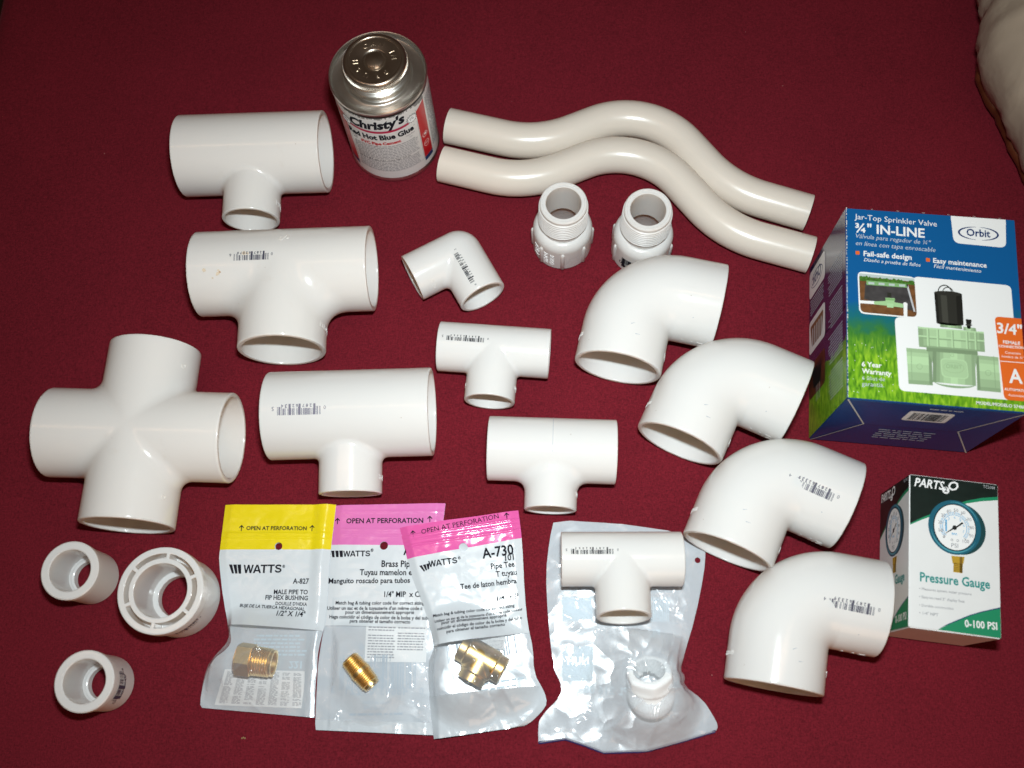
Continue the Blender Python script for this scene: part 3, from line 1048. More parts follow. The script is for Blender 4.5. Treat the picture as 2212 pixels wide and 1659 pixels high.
# elbows ---------------------------------------------------------------------------
big = elbow_mesh('body', .0567, .0285, .0308, .0006, PVC)
ELB = 'large white elbows in a slanting row'
for (loc, deg, lab, code) in (
        ((.0603, .2737), -12.73, 'large white elbow in front of the threaded adapters, topmost of the slanting row', None),
        ((.1094, .2188), -24.90, 'unprinted large white elbow beside the blue carton, second from the top of the row', None),
        ((.1347, .1512), -24.09, 'large white elbow printed with a barcode, its open end against the clear bag', (.0302, -12.8, 31.4, 6.3)),
        ((.1439, .0760), -10.28, 'large white elbow printed with a barcode, leaning on the pressure gauge carton', (.0330, -11.6, 32.0, 6.0))):
    t = put('pipe_elbow', big, loc, deg, .0285, lab, 'pipe elbow', ELB)
    if code:
        print_code(t, '012871623394', code[2], code[3], cyl_map('x', 1, .0285, code[0], code[1], PI - .02, .0285), M['barink'])
    relief(t, 'NSF-PW D2466', cyl_map('y', 1, .0285, -.042, -91, -PI / 2, .0285), 22)
    relief(t, 'SCH40', cyl_map('y', 1, .0285, -.044, 91, PI / 2, .0285), 14)
    relief(t, '1 1/2', cyl_map('x', 1, .0285, .044, -93, 0, .0285), 15)

me = elbow_mesh('body', .0361, .0167, 0, .005, PVC, .0007, .14)
t = put('pipe_elbow', me, (-.0591, .3058), 28.99 - 90, .0167, 'small white elbow with a black barcode running down one arm', 'pipe elbow', None)
# arms now: +x points to the lower right opening, -y to the left opening
print_code(t, '012871623322', 30.5, 4.0, cyl_map('x', 1, .0167, .0180, -11.0, PI, .0167), M['ink'])
relief(t, 'D2466', cyl_map('y', 1, .0167, -.026, 62, PI / 2, .0167), 8)
relief(t, 'USA', cyl_map('y', 1, .0167, -.031, -88, PI / 2, .0167), 6)


# bent offset pipes ------------------------------------------------------------------
def pipe_path(pts, radii):
    out = []
    for i, p in enumerate(pts):
        p = Vector(p)
        if i in (0, len(pts) - 1):
            out.append(p)
            continue
        a, b = (Vector(pts[i - 1]) - p), (Vector(pts[i + 1]) - p)
        ang = a.angle(b)
        tl = min(radii[i - 1] / math.tan(ang / 2), a.length * .49, b.length * .49)
        r = tl * math.tan(ang / 2)
        bis = (a.normalized() + b.normalized()).normalized()
        c = p + bis * (r / math.sin(ang / 2))
        p0, p1 = p + a.normalized() * tl, p + b.normalized() * tl
        a0 = math.atan2(p0.y - c.y, p0.x - c.x)
        a1 = math.atan2(p1.y - c.y, p1.x - c.x)
        d = (a1 - a0 + PI) % (2 * PI) - PI
        for k in range(17):
            q = a0 + d * k / 16
            out.append(Vector((c.x + r * math.cos(q), c.y + r * math.sin(q))))
    return out


def bent_pipe(pts, radii, R, label):
    c = Vector(pts[2])
    path = [p - c for p in pipe_path(pts, radii)]
    n = len(path)
    mb = MB()
    seg = 64
    prof_r = (R, R - .0024)
    V, F = [], []
    for i, p in enumerate(path):
        d = (path[min(i + 1, n - 1)] - path[max(i - 1, 0)]).normalized()
        sd = Vector((-d.y, d.x))
        for rr in prof_r:
            for k in range(seg):
                a = 2 * PI * k / seg
                V.append((p.x + sd.x * rr * math.cos(a), p.y + sd.y * rr * math.cos(a), R + rr * math.sin(a)))
    for i in range(n - 1):
        for g in (0, 1):
            for k in range(seg):
                k2 = (k + 1) % seg
                a, b = (i * 2 + g) * seg, ((i + 1) * 2 + g) * seg
                q = (a + k, a + k2, b + k2, b + k)
                F.append(q if g == 0 else q[::-1])
    for i in (0, n - 1):
        for k in range(seg):
            k2 = (k + 1) % seg
            a, b = (i * 2) * seg, (i * 2 + 1) * seg
            q = (a + k, b + k, b + k2, a + k2)
            F.append(q if i == 0 else q[::-1])
    mb.add(V, F, M['pvc_dull'])
    o = mb.build('offset_pipe', smooth=40)
    o.location = (c.x, c.y, 0)
    return tag(o, label, 'bent pipe', 'bent offset pipes')


bent_pipe([(-.0699, .4121), (-.0044, .3950), (.0764, .4296), (.1302, .3579), (.1848, .3391)], (.075, .060, .080), .0129,
          'cream offset pipe bent in an S, the upper one of the pair')
bent_pipe([(-.0734, .3803), (-.0128, .3638), (.0694, .3996), (.1266, .3247), (.1838, .3067)], (.075, .060, .080), .0129,
          'cream offset pipe bent in an S, the lower one, curving round the threaded adapters')


# threaded male adapters ---------------------------------------------------------------
def adapter(loc, a0, skip, label, printed):
    t = thing('male_adapter', (*loc, 0), 0, label, 'pipe adapter', 'threaded adapters standing below the bent pipes')
    mb = MB()
    G = M['pvc_grey']
    prof = [(.0165, 0.0), (.0199, 0.0), (.0205, .0006), (.0205, .0225)]
    for k in range(1, 9):
        a = PI / 2 * k / 8
        prof.append((.0205 - .0052 * (1 - math.cos(a)), .0225 + .0075 * math.sin(a)))
    prof += [(.0153, .0345), (.0150, .0358)]
    z = .0362
    n = 0
    while z < .0530:
        taper = (.0530 - z) * 0.03
        prof += [(.0150 + taper, z), (.0164 + taper, z + .0008), (.0164 + taper, z + .0012), (.0150 + taper, z + .0020)]
        z += .0023
    prof += [(.0158, z + .0006), (.0157, .0572), (.0150, .0580), (.0140, .0580), (.0137, .0576), (.0121, .0576), (.0117, .0572), (.0117, .0290), (.0160, .0290), (.0163, .0286)]
    mb.lathe(prof, G, 96)
    mb.build('body', t, smooth=38)
    for k in range(8):
        if k in skip: continue
        a = a0 + 2 * PI * k / 8
        rb = MB()
        w_, d_, h_ = .0015, .0016, .0215
        V, F = [], []
        rings = [(0, .80), (.0006, 1), (h_ - .0022, 1), (h_ - .0008, .8), (h_, .35)]
        seg = 12
        for zz, f_ in rings:
            for q in range(seg):
                g = 2 * PI * q / seg
                V.append((.0203 + d_ * f_ * max(-.5, math.cos(g)), w_ * f_ * math.sin(g), .0008 + zz))
        for i in range(len(rings) - 1):
            for q in range(seg):
                q2 = (q + 1) % seg
                F.append((i * seg + q, i * seg + q2, (i + 1) * seg + q2, (i + 1) * seg + q))
        F.append(tuple(range(seg))[::-1])
        F.append(tuple((len(rings) - 1) * seg + q for q in range(seg)))
        rb.add(V, F, G)
        rb.build('grip_rib', t, smooth=50, xf=Matrix.Rotation(a, 4, 'Z'))

    def fn(phi, rot=0.0):
        def g(u, v, lift):
            u, v = u * math.cos(rot) - v * math.sin(rot), u * math.sin(rot) + v * math.cos(rot)
            r = .0205 + lift / 1000
            q = phi + u / 1000 / .0205
            return (r * math.cos(q), r * math.sin(q), .0115 + v / 1000)
        return g
    if printed:
        mb = MB()
        P = Print(mb, fn(R_(-116)), .15)
        barcode(P, '012871623742', 17, 12, M['ink'])
        mb.build('barcode', t)
    else:
        for k, (s, ww) in enumerate((('PVC I', 13), ('1 x 1', 10), ('D 2466', 14), ('SCH 40', 14))):
            f0 = fn(R_(-150 + k * 13), -PI / 2)
            relief(t, s, f0, ww, mt=M['white'], lift=.35)
    return t


adapter((.0129, .3233), -PI / 2, (), 'upright threaded adapter with raised lettering, standing clear left of the other', False)
adapter((.0682, .3181), -PI / 2 + PI / 8, (7,), 'upright threaded adapter with a black barcode, partly behind the topmost large elbow', True)


# reducer bushings ------------------------------------------------------------------
mb0 = MB()
prof = [(.0125, 0), (.0160, 0), (.0167, .0008), (.0169, .0270), (.0170, .0283), (.0178, .0287), (.0179, .0338), (.0172, .0345), (.0134, .0345), (.0128, .0339), (.0126, .0075), (.0117, .0068), (.0113, .0062), (.0106, .0060), (.0100, .0056), (.0098, .0008), (.0105, 0)]
mb0.lathe(prof, PVC, 96)
BUS = 'small white bushings at the left edge'
src = thing('reducer_bushing', (-.2905, .0848, 0), 0, 'small white bushing with no print visible, just below the cross', 'pipe bushing', BUS)
body0 = mb0.build('body', src, smooth=35)
b2 = src.copy()
COL.objects.link(b2)
b2.location = (-.2718, .0198, 0)
b2['label'] = 'small white bushing with a dark barcode on its side, nearest the bottom left corner'
c2 = body0.copy()
COL.objects.link(c2)
c2.parent = b2


def wall_map(R, phi, z, spin=0.0):
    def g(u, v, lift):
        u, v = u * math.cos(spin) - v * math.sin(spin), u * math.sin(spin) + v * math.cos(spin)
        r = R + lift / 1000
        q = phi + u / 1000 / R
        return (r * math.cos(q), r * math.sin(q), z + v / 1000)
    return g


mb = MB()
barcode(Print(mb, wall_map(.0170, R_(-8), .0195), .2), '012871624374', 22, 9, M['barink'])
mb.build('barcode', b2)


def flange(p):
    x, y, z = p
    rad = np.sqrt(x * x + y * y)
    o = np.minimum(sd_cyl(p, 2, 0, .0385, .0247, .0008), sd_cyl(p, 2, .0290, .0385, .0262, .0009))
    i = np.minimum(sd_cyl(p, 2, .0065, .06, .0163, .0006), sd_cyl(p, 2, -.01, .05, .0128, .0005))
    ang = np.arctan2(y, x)
    k = np.abs(((ang - R_(24)) / (PI / 3)) % 1 - .5) * (PI / 3)      # distance to the middle of a slot
    sl = np.maximum(np.maximum(np.abs(rad - .0208) - .0014, .0260 - z), (k - (PI / 6)) * rad + .0011)
    return smax(smax(o, -i, .0006), -sl, .0004)


me = sd_mesh('body', flange, (-.029, -.029, -.003), (.029, .029, .042), .0006, PVC)
t = put('reducer_bushing', me, (-.2313, .0726), 0, 0, 'large white bushing with six curved slots in its rim, left of the yellow-topped bag', 'pipe bushing', None)
mb = MB()
barcode(Print(mb, wall_map(.0248, R_(-58), .0235), .2), '012871624503', 22, 5, M['barink'])
mb.build('barcode', t)

# small marks left by handling --------------------------------------------------------
def scuff(parent, fn, pts, wd):
    mb = MB()
    P = Print(mb, fn, .2)
    for (x0, y0), (x1, y1) in pts:
        d = Vector((x1 - x0, y1 - y0)).normalized()
        nx_, ny_ = -d.y * wd / 2, d.x * wd / 2
        P.raw([(x0 - nx_, y0 - ny_), (x1 - nx_ * .3, y1 - ny_ * .3), (x1 + nx_ * .3, y1 + ny_ * .3), (x0 + nx_, y0 + ny_)], [(0, 1, 2, 3)], M['lgrey'], 1)
    return mb.build('scuff', parent)


for o in list(COL.objects):
    if o.name.startswith('pipe_elbow') and o.get('group'):
        n = random.random()
        scuff(o, cyl_map('y', 1, .0285, -.036, -8 + 20 * n, 0, .0285), [((0, 0), (1.2, 2.4)), ((-6, 4), (-5.6, 7))], .5)
        scuff(o, cyl_map('x', 1, .0285, .040, -35 - 15 * n, 0, .0285), [((0, 0), (.7, .3))], .7)
mb = MB()
for k in range(3):
    mb.lathe([(.0, 0), (.0005, .0002), (.0006, .0005), (.0003, .0008), (.0, .0009)], mat('crumb_tan', (.32, .19, .09), .8), 7, False, (k * .0009, .0004 * (k % 2), 0))
tag(mb.build('crumb', smooth=60, loc=(-.1845, -.0115, -.0008)), 'tiny tan crumb on the bare cloth below the yellow-topped bag', 'crumb')


# ------------------------------------------------------------------ the can of pipe cement
CAN_AT = (-.1102, .4065)
FACE = -1.30606
CR = .0323
t = thing('cement_can', (*CAN_AT, 0), FACE, 'tin can of pipe cement with a bronze screw cap and red and white label', 'tin can')
mb = MB()
mb.lathe([(.0, .001), (.0310, .001), (.0316, 0), (.0326, .0004), (.0329, .0016), (.0326, .0030), (.0321, .0036), (.03205, .0812), (.0326, .0818), (.0330, .0830), (.0328, .0845), (.0323, .0851), (.0317, .0849), (.0314, .0838), (.0312, .0812), (.0308, .0808),
          (.0236, .0812), (.0230, .0816), (.0228, .0826), (.0219, .0832), (.0219, .0842), (.0226, .0850), (.0226, .0858), (.0217, .0866), (.0217, .0876), (.0224, .0884), (.0224, .0891), (.0214, .0898), (.0214, .0906), (.0205, .0912), (.0205, .0940), (.0, .0940)], M['tin'], 128, closed=False)
mb.build('can_body', t, smooth=50)
# the paper label
label_mat = mat('label_paper', (0.74, 0.73, 0.71), 0.28, coat=0.3, var=0.04)


def canfn(u, v, lift):
    a = u / 1000 / CR
    r = CR + lift / 1000
    return (r * math.cos(a), r * math.sin(a), v / 1000)


mb = MB()
P = Print(mb, canfn, 0.05)
HALF = PI * CR * 1000
P.rect(-HALF, 4.2, HALF, 79.2, label_mat, 0, 120, 2)
dgrey = mat('rubbed_label_edge', (0.22, 0.21, 0.20), 0.5)
for k in range(26):                       # scuffed upper edge
    u0 = -34 + k * 2.6 + random.uniform(-.8, .8)
    P.rect(u0, 78.4 - random.uniform(0, 1.1), u0 + random.uniform(.5, 2.4), 79.3, dgrey, 1)
for k in range(7):
    u0 = 19 + k * 1.3
    P.rect(u0, 77.0 - random.uniform(0, 2.2), u0 + 1.6, 79.3, dgrey, 1)
red2 = mat('magenta_red_print', (0.46, 0.008, 0.06), 0.35)


def strip(pts, th0, th1, mt_, lay):
    V = []
    for u, v in pts: V += [(u, v - th0), (u, v + th1)]
    P.raw(V, [(2 * k, 2 * k + 2, 2 * k + 3, 2 * k + 1) for k in range(len(pts) - 1)], mt_, lay)


for s_ in (1, -1):                        # red side panels with navy feet, left one mirrored about the label's middle
    mid = -7.6
    X = lambda u: mid + s_ * (u - mid)
    us = [19.2 + 9.0 * k / 6 for k in range(7)]
    strip([(X(u), 14.6) for u in us][::s_], 0, 0, M['red'], 1)
    V = []
    for u in us:
        f_ = (u - 19.2) / 9
        V += [(X(u), 14.2), (X(u), 70.5 + 4.5 * f_)]
    P.raw(V, [(2 * k, 2 * k + 2, 2 * k + 3, 2 * k + 1) for k in range(6)], M['red'], 1)
    strip([(X(u), 11.6) for u in us], 2.0, 2.6, M['navy'], 2)
    strip([(X(18.7 + .5 * k), 73.0 - 1.0 * k) for k in range(2)], .3, .3, M['ink'], 2)
# panel outline
strip([(-33 + 51.6 * k / 16, 13.4) for k in range(17)], .12, .12, M['grey'], 1)
P.rect(18.55, 13.4, 18.8, 60.5, M['grey'], 1, 1, 2)
P.rect(-33.1, 13.4, -32.85, 60.5, M['grey'], 1, 1, 2)
P.text("Christy's", (-29.4, 66.4), (10.2, 69.4), M['ink'], 'hi', 1.12, 4, arch=-0.8)
strip([(-32 + 44 * k / 20, 64.6 - 1.6 * (1 - ((k - 10) / 10) ** 2)) for k in range(21)], 1.1, 1.1, red2, 3)
strip([(-32 + 44 * k / 20, 66.0 - 1.6 * (1 - ((k - 10) / 10) ** 2)) for k in range(21)], .12, .12, M['grey'], 3)
P.text('Red Hot Blue Glue', (-33.6, 53.6), (15.0, 55.0), M['ink'], 'h', 1.25, 4)
P.text('PVC Pipe Cement', (-24.4, 47.6), (4.0, 48.4), M['red'], 'h', 1.2, 4)
P.text('Very Fast', (8.0, 51.4), (15.2, 51.8), M['grey'], 'b', 1, 3)
P.text('Set', (10.5, 48.8), (12.8, 49.0), M['grey'], 'b', 1, 3)
P.greek(-31.5, -26.0, 51.0, .8, M['grey'], 3)
P.greek(-31.0, -27.0, 48.8, .8, M['grey'], 3)
P.text('®', (14.9, 58.6), (16.3, 58.6), M['grey'], '', 1, 3)
for (cx, cy) in ((-33.4, 66.6), (15.0, 67.6)):
    pts = []
    for k in range(28):
        r = 4.2 if k % 2 == 0 else 3.0
        pts.append((cx + r * math.cos(2 * PI * k / 28), cy + r * math.sin(2 * PI * k / 28)))
    P.poly([(cx + (x - cx) * 1.13, cy + (y - cy) * 1.13) for x, y in pts], M['ink'], 5)
    P.poly(pts, M['white'], 6)
    P.greek(cx - 2.0, cx + 2.0, cy + .5, .7, M['grey'], 7)
    P.greek(cx - 1.8, cx + 1.8, cy - 1.0, .7, M['grey'], 7)
z = 45.2
for k in range(17):
    if abs(z - 27.6) < 1.0:
        P.text('1/2 Pint (8 fl. ozs. U.S.) - Cont. Net. 237 ml.', (-29.6, 27.0), (8.6, 27.6), M['ink'], 'b', 1.15, 3)
    else:
        P.greek(-31.5 + random.uniform(0, 1.5), 17.0 - random.uniform(0, 3), z, .8, M['grey'], 3)
    z -= 1.92
for cy in (39.2, 28.6):
    P.arc(23.4, cy, 2.5, 3.4 if cy < 30 else 2.7, 0, 360, .35, .35, M['white'], 3)
P.text('PVC', (21.8, 28.0), (25.0, 28.2), M['white'], 'b', 1, 3)
P.ell(23.7, 39.6, 1.3, 1.1, M['white'], 3, 12)
for k in range(30):
    P.greek(30, 54, 72 - k * 1.9, .8, M['grey'], 3)
    P.greek(-70, -49, 72 - k * 1.9, .8, M['grey'], 3)
mb.build('label', t)
# the screw cap
mb = MB()
mb.lathe([(.0206, .0916), (.0211, .0920), (.0211, .0930), (.0206, .0934), (.0206, .0968), (.0202, .0978), (.0190, .0985), (.0176, .0985), (.0172, .0982), (.0170, .0978), (.0086, .0978), (.0080, .0975), (.0074, .0968), (.0068, .0968), (.0060, .0984), (.0040, .0991), (.0, .0993)], M['cap'], 128, closed=False)
cap = mb.build('screw_cap', t, smooth=38)
mb = MB()
n = 110
V, F = [], []
for zz, rr in ((.0934, .0004), (.0938, .0008), (.0962, .0008), (.0967, .0003)):
    for k in range(n * 2):
        a = PI * k / n
        r = .0207 + (rr if k % 2 else .0)
        V.append((r * math.cos(a), r * math.sin(a), zz))
for j in range(3):
    for k in range(n * 2):
        k2 = (k + 1) % (n * 2)
        F.append((j * 2 * n + k, j * 2 * n + k2, (j + 1) * 2 * n + k2, (j + 1) * 2 * n + k))
mb.add(V, F, M['tin'])
mb.build('knurled_band', cap)


def capfn(ang, R0=.0126):
    def g(u, v, lift):
        a = ang - FACE
        rad = R0 + v / 1000
        x, y = rad, -u / 1000
        return (x * math.cos(a) - y * math.sin(a), x * math.sin(a) + y * math.cos(a), .0978 + max(0, lift) / 1000)
    return g


mb = MB()
for ch, a in (('B', -50), ('R', -80), ('U', -112), ('S', -144), ('H', -174), ('C', 122), ('A', 97), ('N', 72), ('I', 30), ('N', 10)):
    v, f, wd = text2d(ch, 'b')
    k = 3.4 / 0.72
    fn = capfn(R_(a))
    nv_ = len(v)
    lo = [fn((x - wd / 2) * k, y * k - 1.7, 0) for x, y in v]
    hi = [fn((x - wd / 2) * k, y * k - 1.7, .38) for x, y in v]
    E = {(q[i], q[(i + 1) % len(q)]) for q in f for i in range(len(q))}
    mb.add(lo + hi, [tuple(i + nv_ for i in q) for q in f] + [(a_, b_, b_ + nv_, a_ + nv_) for a_, b_ in E if (b_, a_) not in E], M['cap'])
mb.build('raised_lettering', cap)


# ------------------------------------------------------------------ cartons
def carton(t, W, H, D, mt, edge):
    mb = MB()
    bm = bmesh.new()
    bmesh.ops.create_cube(bm, size=1)
    for v in bm.verts:
        v.co = ((v.co.x + .5) * W, (v.co.y + .5) * H, (v.co.z + .5) * D)
    bmesh.ops.bevel(bm, geom=bm.edges[:], offset=.0007, segments=2, affect='EDGES')
    me = bpy.data.meshes.new('carton_body')
    bm.to_mesh(me)
    bm.free()
    me.materials.append(mt)
    o = link('carton_body', me, t)
    me.polygons.foreach_set('use_smooth', [True] * len(me.polygons))
    me.set_sharp_from_angle(angle=R_(50))
    return o


def grass_mat():
    mt = bpy.data.materials.new('sky_and_grass_print')
    mt.use_nodes = True
    N, L = mt.node_tree.nodes, mt.node_tree.links
    b = N['Principled BSDF']
    b.inputs['Roughness'].default_value = 0.3
    b.inputs['Coat Weight'].default_value = 0.15
    tc = N.new('ShaderNodeTexCoord')
    sp = N.new('ShaderNodeSeparateXYZ')
    L.new(tc.outputs['Object'], sp.inputs[0])
    mp = N.new('ShaderNodeMapping')
    mp.inputs['Scale'].default_value = (520, 130, 520)
    mp.inputs['Rotation'].default_value = (0, 0, 0.15)
    L.new(tc.outputs['Object'], mp.inputs[0])
    n1 = N.new('ShaderNodeTexNoise')
    n1.inputs['Scale'].default_value = 1
    n1.inputs['Detail'].default_value = 3
    n1.inputs['Distortion'].default_value = 0.8
    L.new(mp.outputs[0], n1.inputs['Vector'])
    blades = N.new('ShaderNodeValToRGB')
    e = blades.color_ramp.elements
    e[0].position, e[0].color = 0.30, (0.045, 0.16, 0.008, 1)
    e[1].position, e[1].color = 0.72, (0.33, 0.55, 0.03, 1)
    x = e.new(0.5)
    x.color = (0.15, 0.36, 0.012, 1)
    L.new(n1.outputs['Fac'], blades.inputs[0])
    n2 = N.new('ShaderNodeTexNoise')
    n2.inputs['Scale'].default_value = 90
    n2.inputs['Detail'].default_value = 5
    L.new(tc.outputs['Object'], n2.inputs['Vector'])
    ad = N.new('ShaderNodeMath')
    ad.operation = 'MULTIPLY_ADD'
    ad.inputs[1].default_value = 0.022
    L.new(n2.outputs['Fac'], ad.inputs[0])
    L.new(sp.outputs['Y'], ad.inputs[2])
    sky = N.new('ShaderNodeValToRGB')
    e = sky.color_ramp.elements
    e[0].position, e[0].color = 0.44, (0.03, 0.16, 0.025, 1)
    e[1].position, e[1].color = 0.62, (0.0030, 0.092, 0.27, 1)
    x = e.new(0.52)
    x.color = (0.008, 0.13, 0.14, 1)
    mr = N.new('ShaderNodeMath')
    mr.operation = 'DIVIDE'
    mr.inputs[1].default_value = 0.12
    L.new(ad.outputs[0], mr.inputs[0])
    L.new(mr.outputs[0], sky.inputs[0])
    mk = N.new('ShaderNodeMapRange')
    mk.inputs[1].default_value, mk.inputs[2].default_value = 0.036, 0.056
    mk.inputs[3].default_value, mk.inputs[4].default_value = 0, 1
    L.new(ad.outputs[0], mk.inputs[0])
    mx = N.new('ShaderNodeMix')
    mx.data_type = 'RGBA'
    L.new(mk.outputs[0], mx.inputs[0])
    L.new(blades.outputs[0], mx.inputs[6])
    L.new(sky.outputs[0], mx.inputs[7])
    L.new(mx.outputs[2], b.inputs['Base Color'])
    return mt


W, H, D = 101.83, 123.86, 88.0
box = thing('sprinkler_valve_box', (.17493, .17857, 0), -.08807, 'blue and green carton showing a green sprinkler valve, lying at the right edge', 'carton')
GR = grass_mat()
DKBLUE = mat('dark_blue_card', (0.006, 0.050, 0.190), 0.38, coat=0.15, var=0.05)
carton(box, W / 1000, H / 1000, D / 1000, DKBLUE, None)
leaf = mat('valve_green_print', (0.33, 0.53, 0.26), 0.4)
leaf_d = mat('valve_shade_green_print', (0.20, 0.38, 0.15), 0.4)
leaf_l = mat('valve_light_green_print', (0.38, 0.60, 0.31), 0.4)
soil = mat('soil_print', (0.16, 0.065, 0.02), 0.4, var=0.35, vscale=300)
pitm = mat('pit_print', (0.055, 0.05, 0.05), 0.4, var=0.4, vscale=200)
turf = mat('turf_print', (0.06, 0.17, 0.02), 0.4, var=0.6, vscale=900)
skyp = mat('pale_sky_print', (0.45, 0.52, 0.50), 0.4)
sol = mat('solenoid_print', (0.022, 0.022, 0.015), 0.4)
edge = mat('worn_card_edge', (0.55, 0.55, 0.52), 0.6)
A = SPR_POLY
mb = MB()
P = Print(mb, lambda u, v, l: (u / 1000, v / 1000, D / 1000 + .00004 + l / 1000), 0.035)
P.rect(.5, .5, W - .5, H - .5, GR, 1, 1, 1)
P.round([(63.4, H - .5), (64.4, 105.0), (95.4, 104.2), (96.2, H - .5)], 4.0, M['white'], 2)
P.rect(63.4, H - 4, 96.2, H - .5, M['white'], 3)
wl = A['white']
P.round([(39.5, 80.6), (96.8, 79.4), (97.6, 6.9), (29.6, 7.2), (28.0, 53.2), (38.75, 53.55)], 3.5, M['white'], 2)
P.round(A['inset'], 3.5, M['white'], 3)
P.round(A['pic'], 3.0, soil, 4)
P.round([A['pic'][0], A['pic'][1], (40.3, 77.0), (7.6, 78.0)], 1.0, skyp, 5)
g = [(7.6, 75.0)]
for k in range(48): g.append((7.7 + 32.4 * k / 47, 77.4 - .02 * k + random.uniform(-.2, 1.6)))
g += [(40.3, 74.8), (30, 75.4), (20, 75.0)]
P.poly(g, turf, 6)
P.poly(A['pit'], pitm, 5)
P.poly(A['piprim'], leaf_d, 7)
for k in range(4): P.rect(13 + k * 6, 73.2, 16.5 + k * 6, 74.6, skyp, 8)
P.poly([(35.2, 75.0), (36.2, 75.0), (40.2, 57.6), (39.2, 57.4)], M['lgrey'], 7)
P.poly(A['pipeL'], M['white'], 7)
P.poly(A['pipeR'], M['white'], 7)
P.ell(34.4, 61.9, 1.3, 1.2, M['white'], 8, 14)
P.poly(A['ivalve'], leaf, 8)
P.rect(22.8, 63.6, 28.4, 64.8, leaf_d, 9)
P.rect(23.6, 58.9, 27.4, 61.6, leaf_l, 9)
P.poly(A['isol'], sol, 9)
# the big valve
tints = [mat('valve_print_%s' % n, tuple(c * f for c in (0.38, 0.55, 0.31)), 0.4) for n, f in (('deep', .50), ('shade', .66), ('mid', .82), ('plain', 1.0), ('lit', 1.16))]
dusk = [mat('solenoid_print_%s' % n, (c, c, c * .8), 0.4) for n, c in (('deep', .010), ('mid', .022), ('lit', .050))]


def shaded(quad, seq, pal, across, lay):
    """printed tone strips over a four-cornered shape (corners: TL, TR, BR, BL)"""
    a, b, c, d = [Vector(q) for q in quad]
    n = len(seq)
    for i, t_ in enumerate(seq):
        f0, f1 = i / n, (i + 1) / n
        if across: q = [a.lerp(b, f0), a.lerp(b, f1), d.lerp(c, f1), d.lerp(c, f0)]
        else: q = [a.lerp(d, f0), b.lerp(c, f0), b.lerp(c, f1), a.lerp(d, f1)]
        P.poly([tuple(x) for x in q], pal[t_], lay)


shaded(A['portL'], [2, 3, 4, 4, 3, 3, 2, 2, 1], tints, False, 3)
shaded(A['portR'], [2, 3, 4, 4, 3, 3, 2, 2, 1], tints, False, 3)
P.rect(46.9, 12.4, 48.7, 33.6, tints[0], 5)
P.rect(74.1, 11.6, 75.6, 32.6, tints[0], 5)
for x0 in (36.8, 84.0): P.rect(x0, 12.0, x0 + .35, 33.2, tints[1], 5)
P.arc(41.5, 23.0, 1.6, 1.6, 0, 360, .2, .2, tints[1], 6)
P.arc(80.5, 22.5, 1.6, 1.6, 0, 360, .2, .2, tints[1], 6)
shaded([(49.5, 34.6), (73.4, 34.2), (73.2, 13.9), (48.7, 14.1)], [0, 1, 2, 3, 3, 4, 4, 3, 3, 2, 2, 1], tints, True, 6)
P.poly([(45.7, 34.9), (49.5, 34.6), (49.3, 25.5)], tints[1], 6)
P.poly([(73.4, 34.2), (75.3, 34.1), (73.4, 25.0)], tints[1], 6)
P.arc(61.2, 14.6, 11.6, 2.4, 180, 360, .1, 1.4, tints[1], 7)
P.round([(53.4, 29.4), (68.6, 29.2), (69.4, 17.5), (54, 17.6)], 3, tints[4], 8)
P.round([(53.8, 28.9), (68.2, 28.7), (69.0, 18.0), (54.5, 18.1)], 3, tints[3], 9)
P.arc(61, 24.0, 5.8, 3.2, 0, 360, .25, .25, tints[2], 10)
P.arc(60.4, 31.6, .9, .9, 0, 360, .2, .2, tints[1], 10)
P.rect(45.8, 33.0, 75.0, 35.4, tints[0], 9)
shaded(A['flange'], [1, 2, 3, 3, 4, 4, 3, 4, 4, 3, 3, 2, 2, 1], tints, True, 11)
P.rect(41.3, 46.9, 79.2, 47.9, tints[4], 12)
P.rect(41.6, 35.3, 79.2, 36.4, tints[1], 12)
P.rect(41.3, 41.7, 79.2, 42.6, tints[4], 12)
P.rect(41.3, 40.8, 79.2, 41.5, tints[1], 12)
for xx in (46.2, 51.8, 60.2, 68.6, 73.6):
    P.rect(xx, 36.2, xx + .9, 47.2, tints[4], 13)
    P.rect(xx + .95, 36.2, xx + 1.5, 47.2, tints[1], 13)
shaded([(54.2, 51.9), (66.6, 51.2), (66.8, 48.6), (54.1, 49.0)], [0, 1, 3, 2, 1, 0], tints, True, 13)
shaded(A['sol'], [0, 1, 2, 2, 1, 1, 1, 0, 0], dusk, True, 14)
P.ell(59.6, 70.9, 8.1, 1.5, dusk[1], 15, 30)
P.ell(59.8, 51.6, 7.8, 1.3, dusk[0], 13, 30)
P.arc(57.8, 71.0, 4.0, 5.2, 0, 180, .5, .7, sol, 10)
P.arc(59.6, 71.0, 3.2, 4.0, 0, 180, .4, .6, sol, 10)
P.round(A['knob'], .6, dusk[0], 13)
P.rect(68.9, 51.2, 72.6, 52.0, dusk[2], 14)
shaded([(67.6, 50.2), (74.6, 49.9), (74.9, 47.9), (67.4, 48.1)], [1, 3, 4, 2, 1], tints, True, 13)
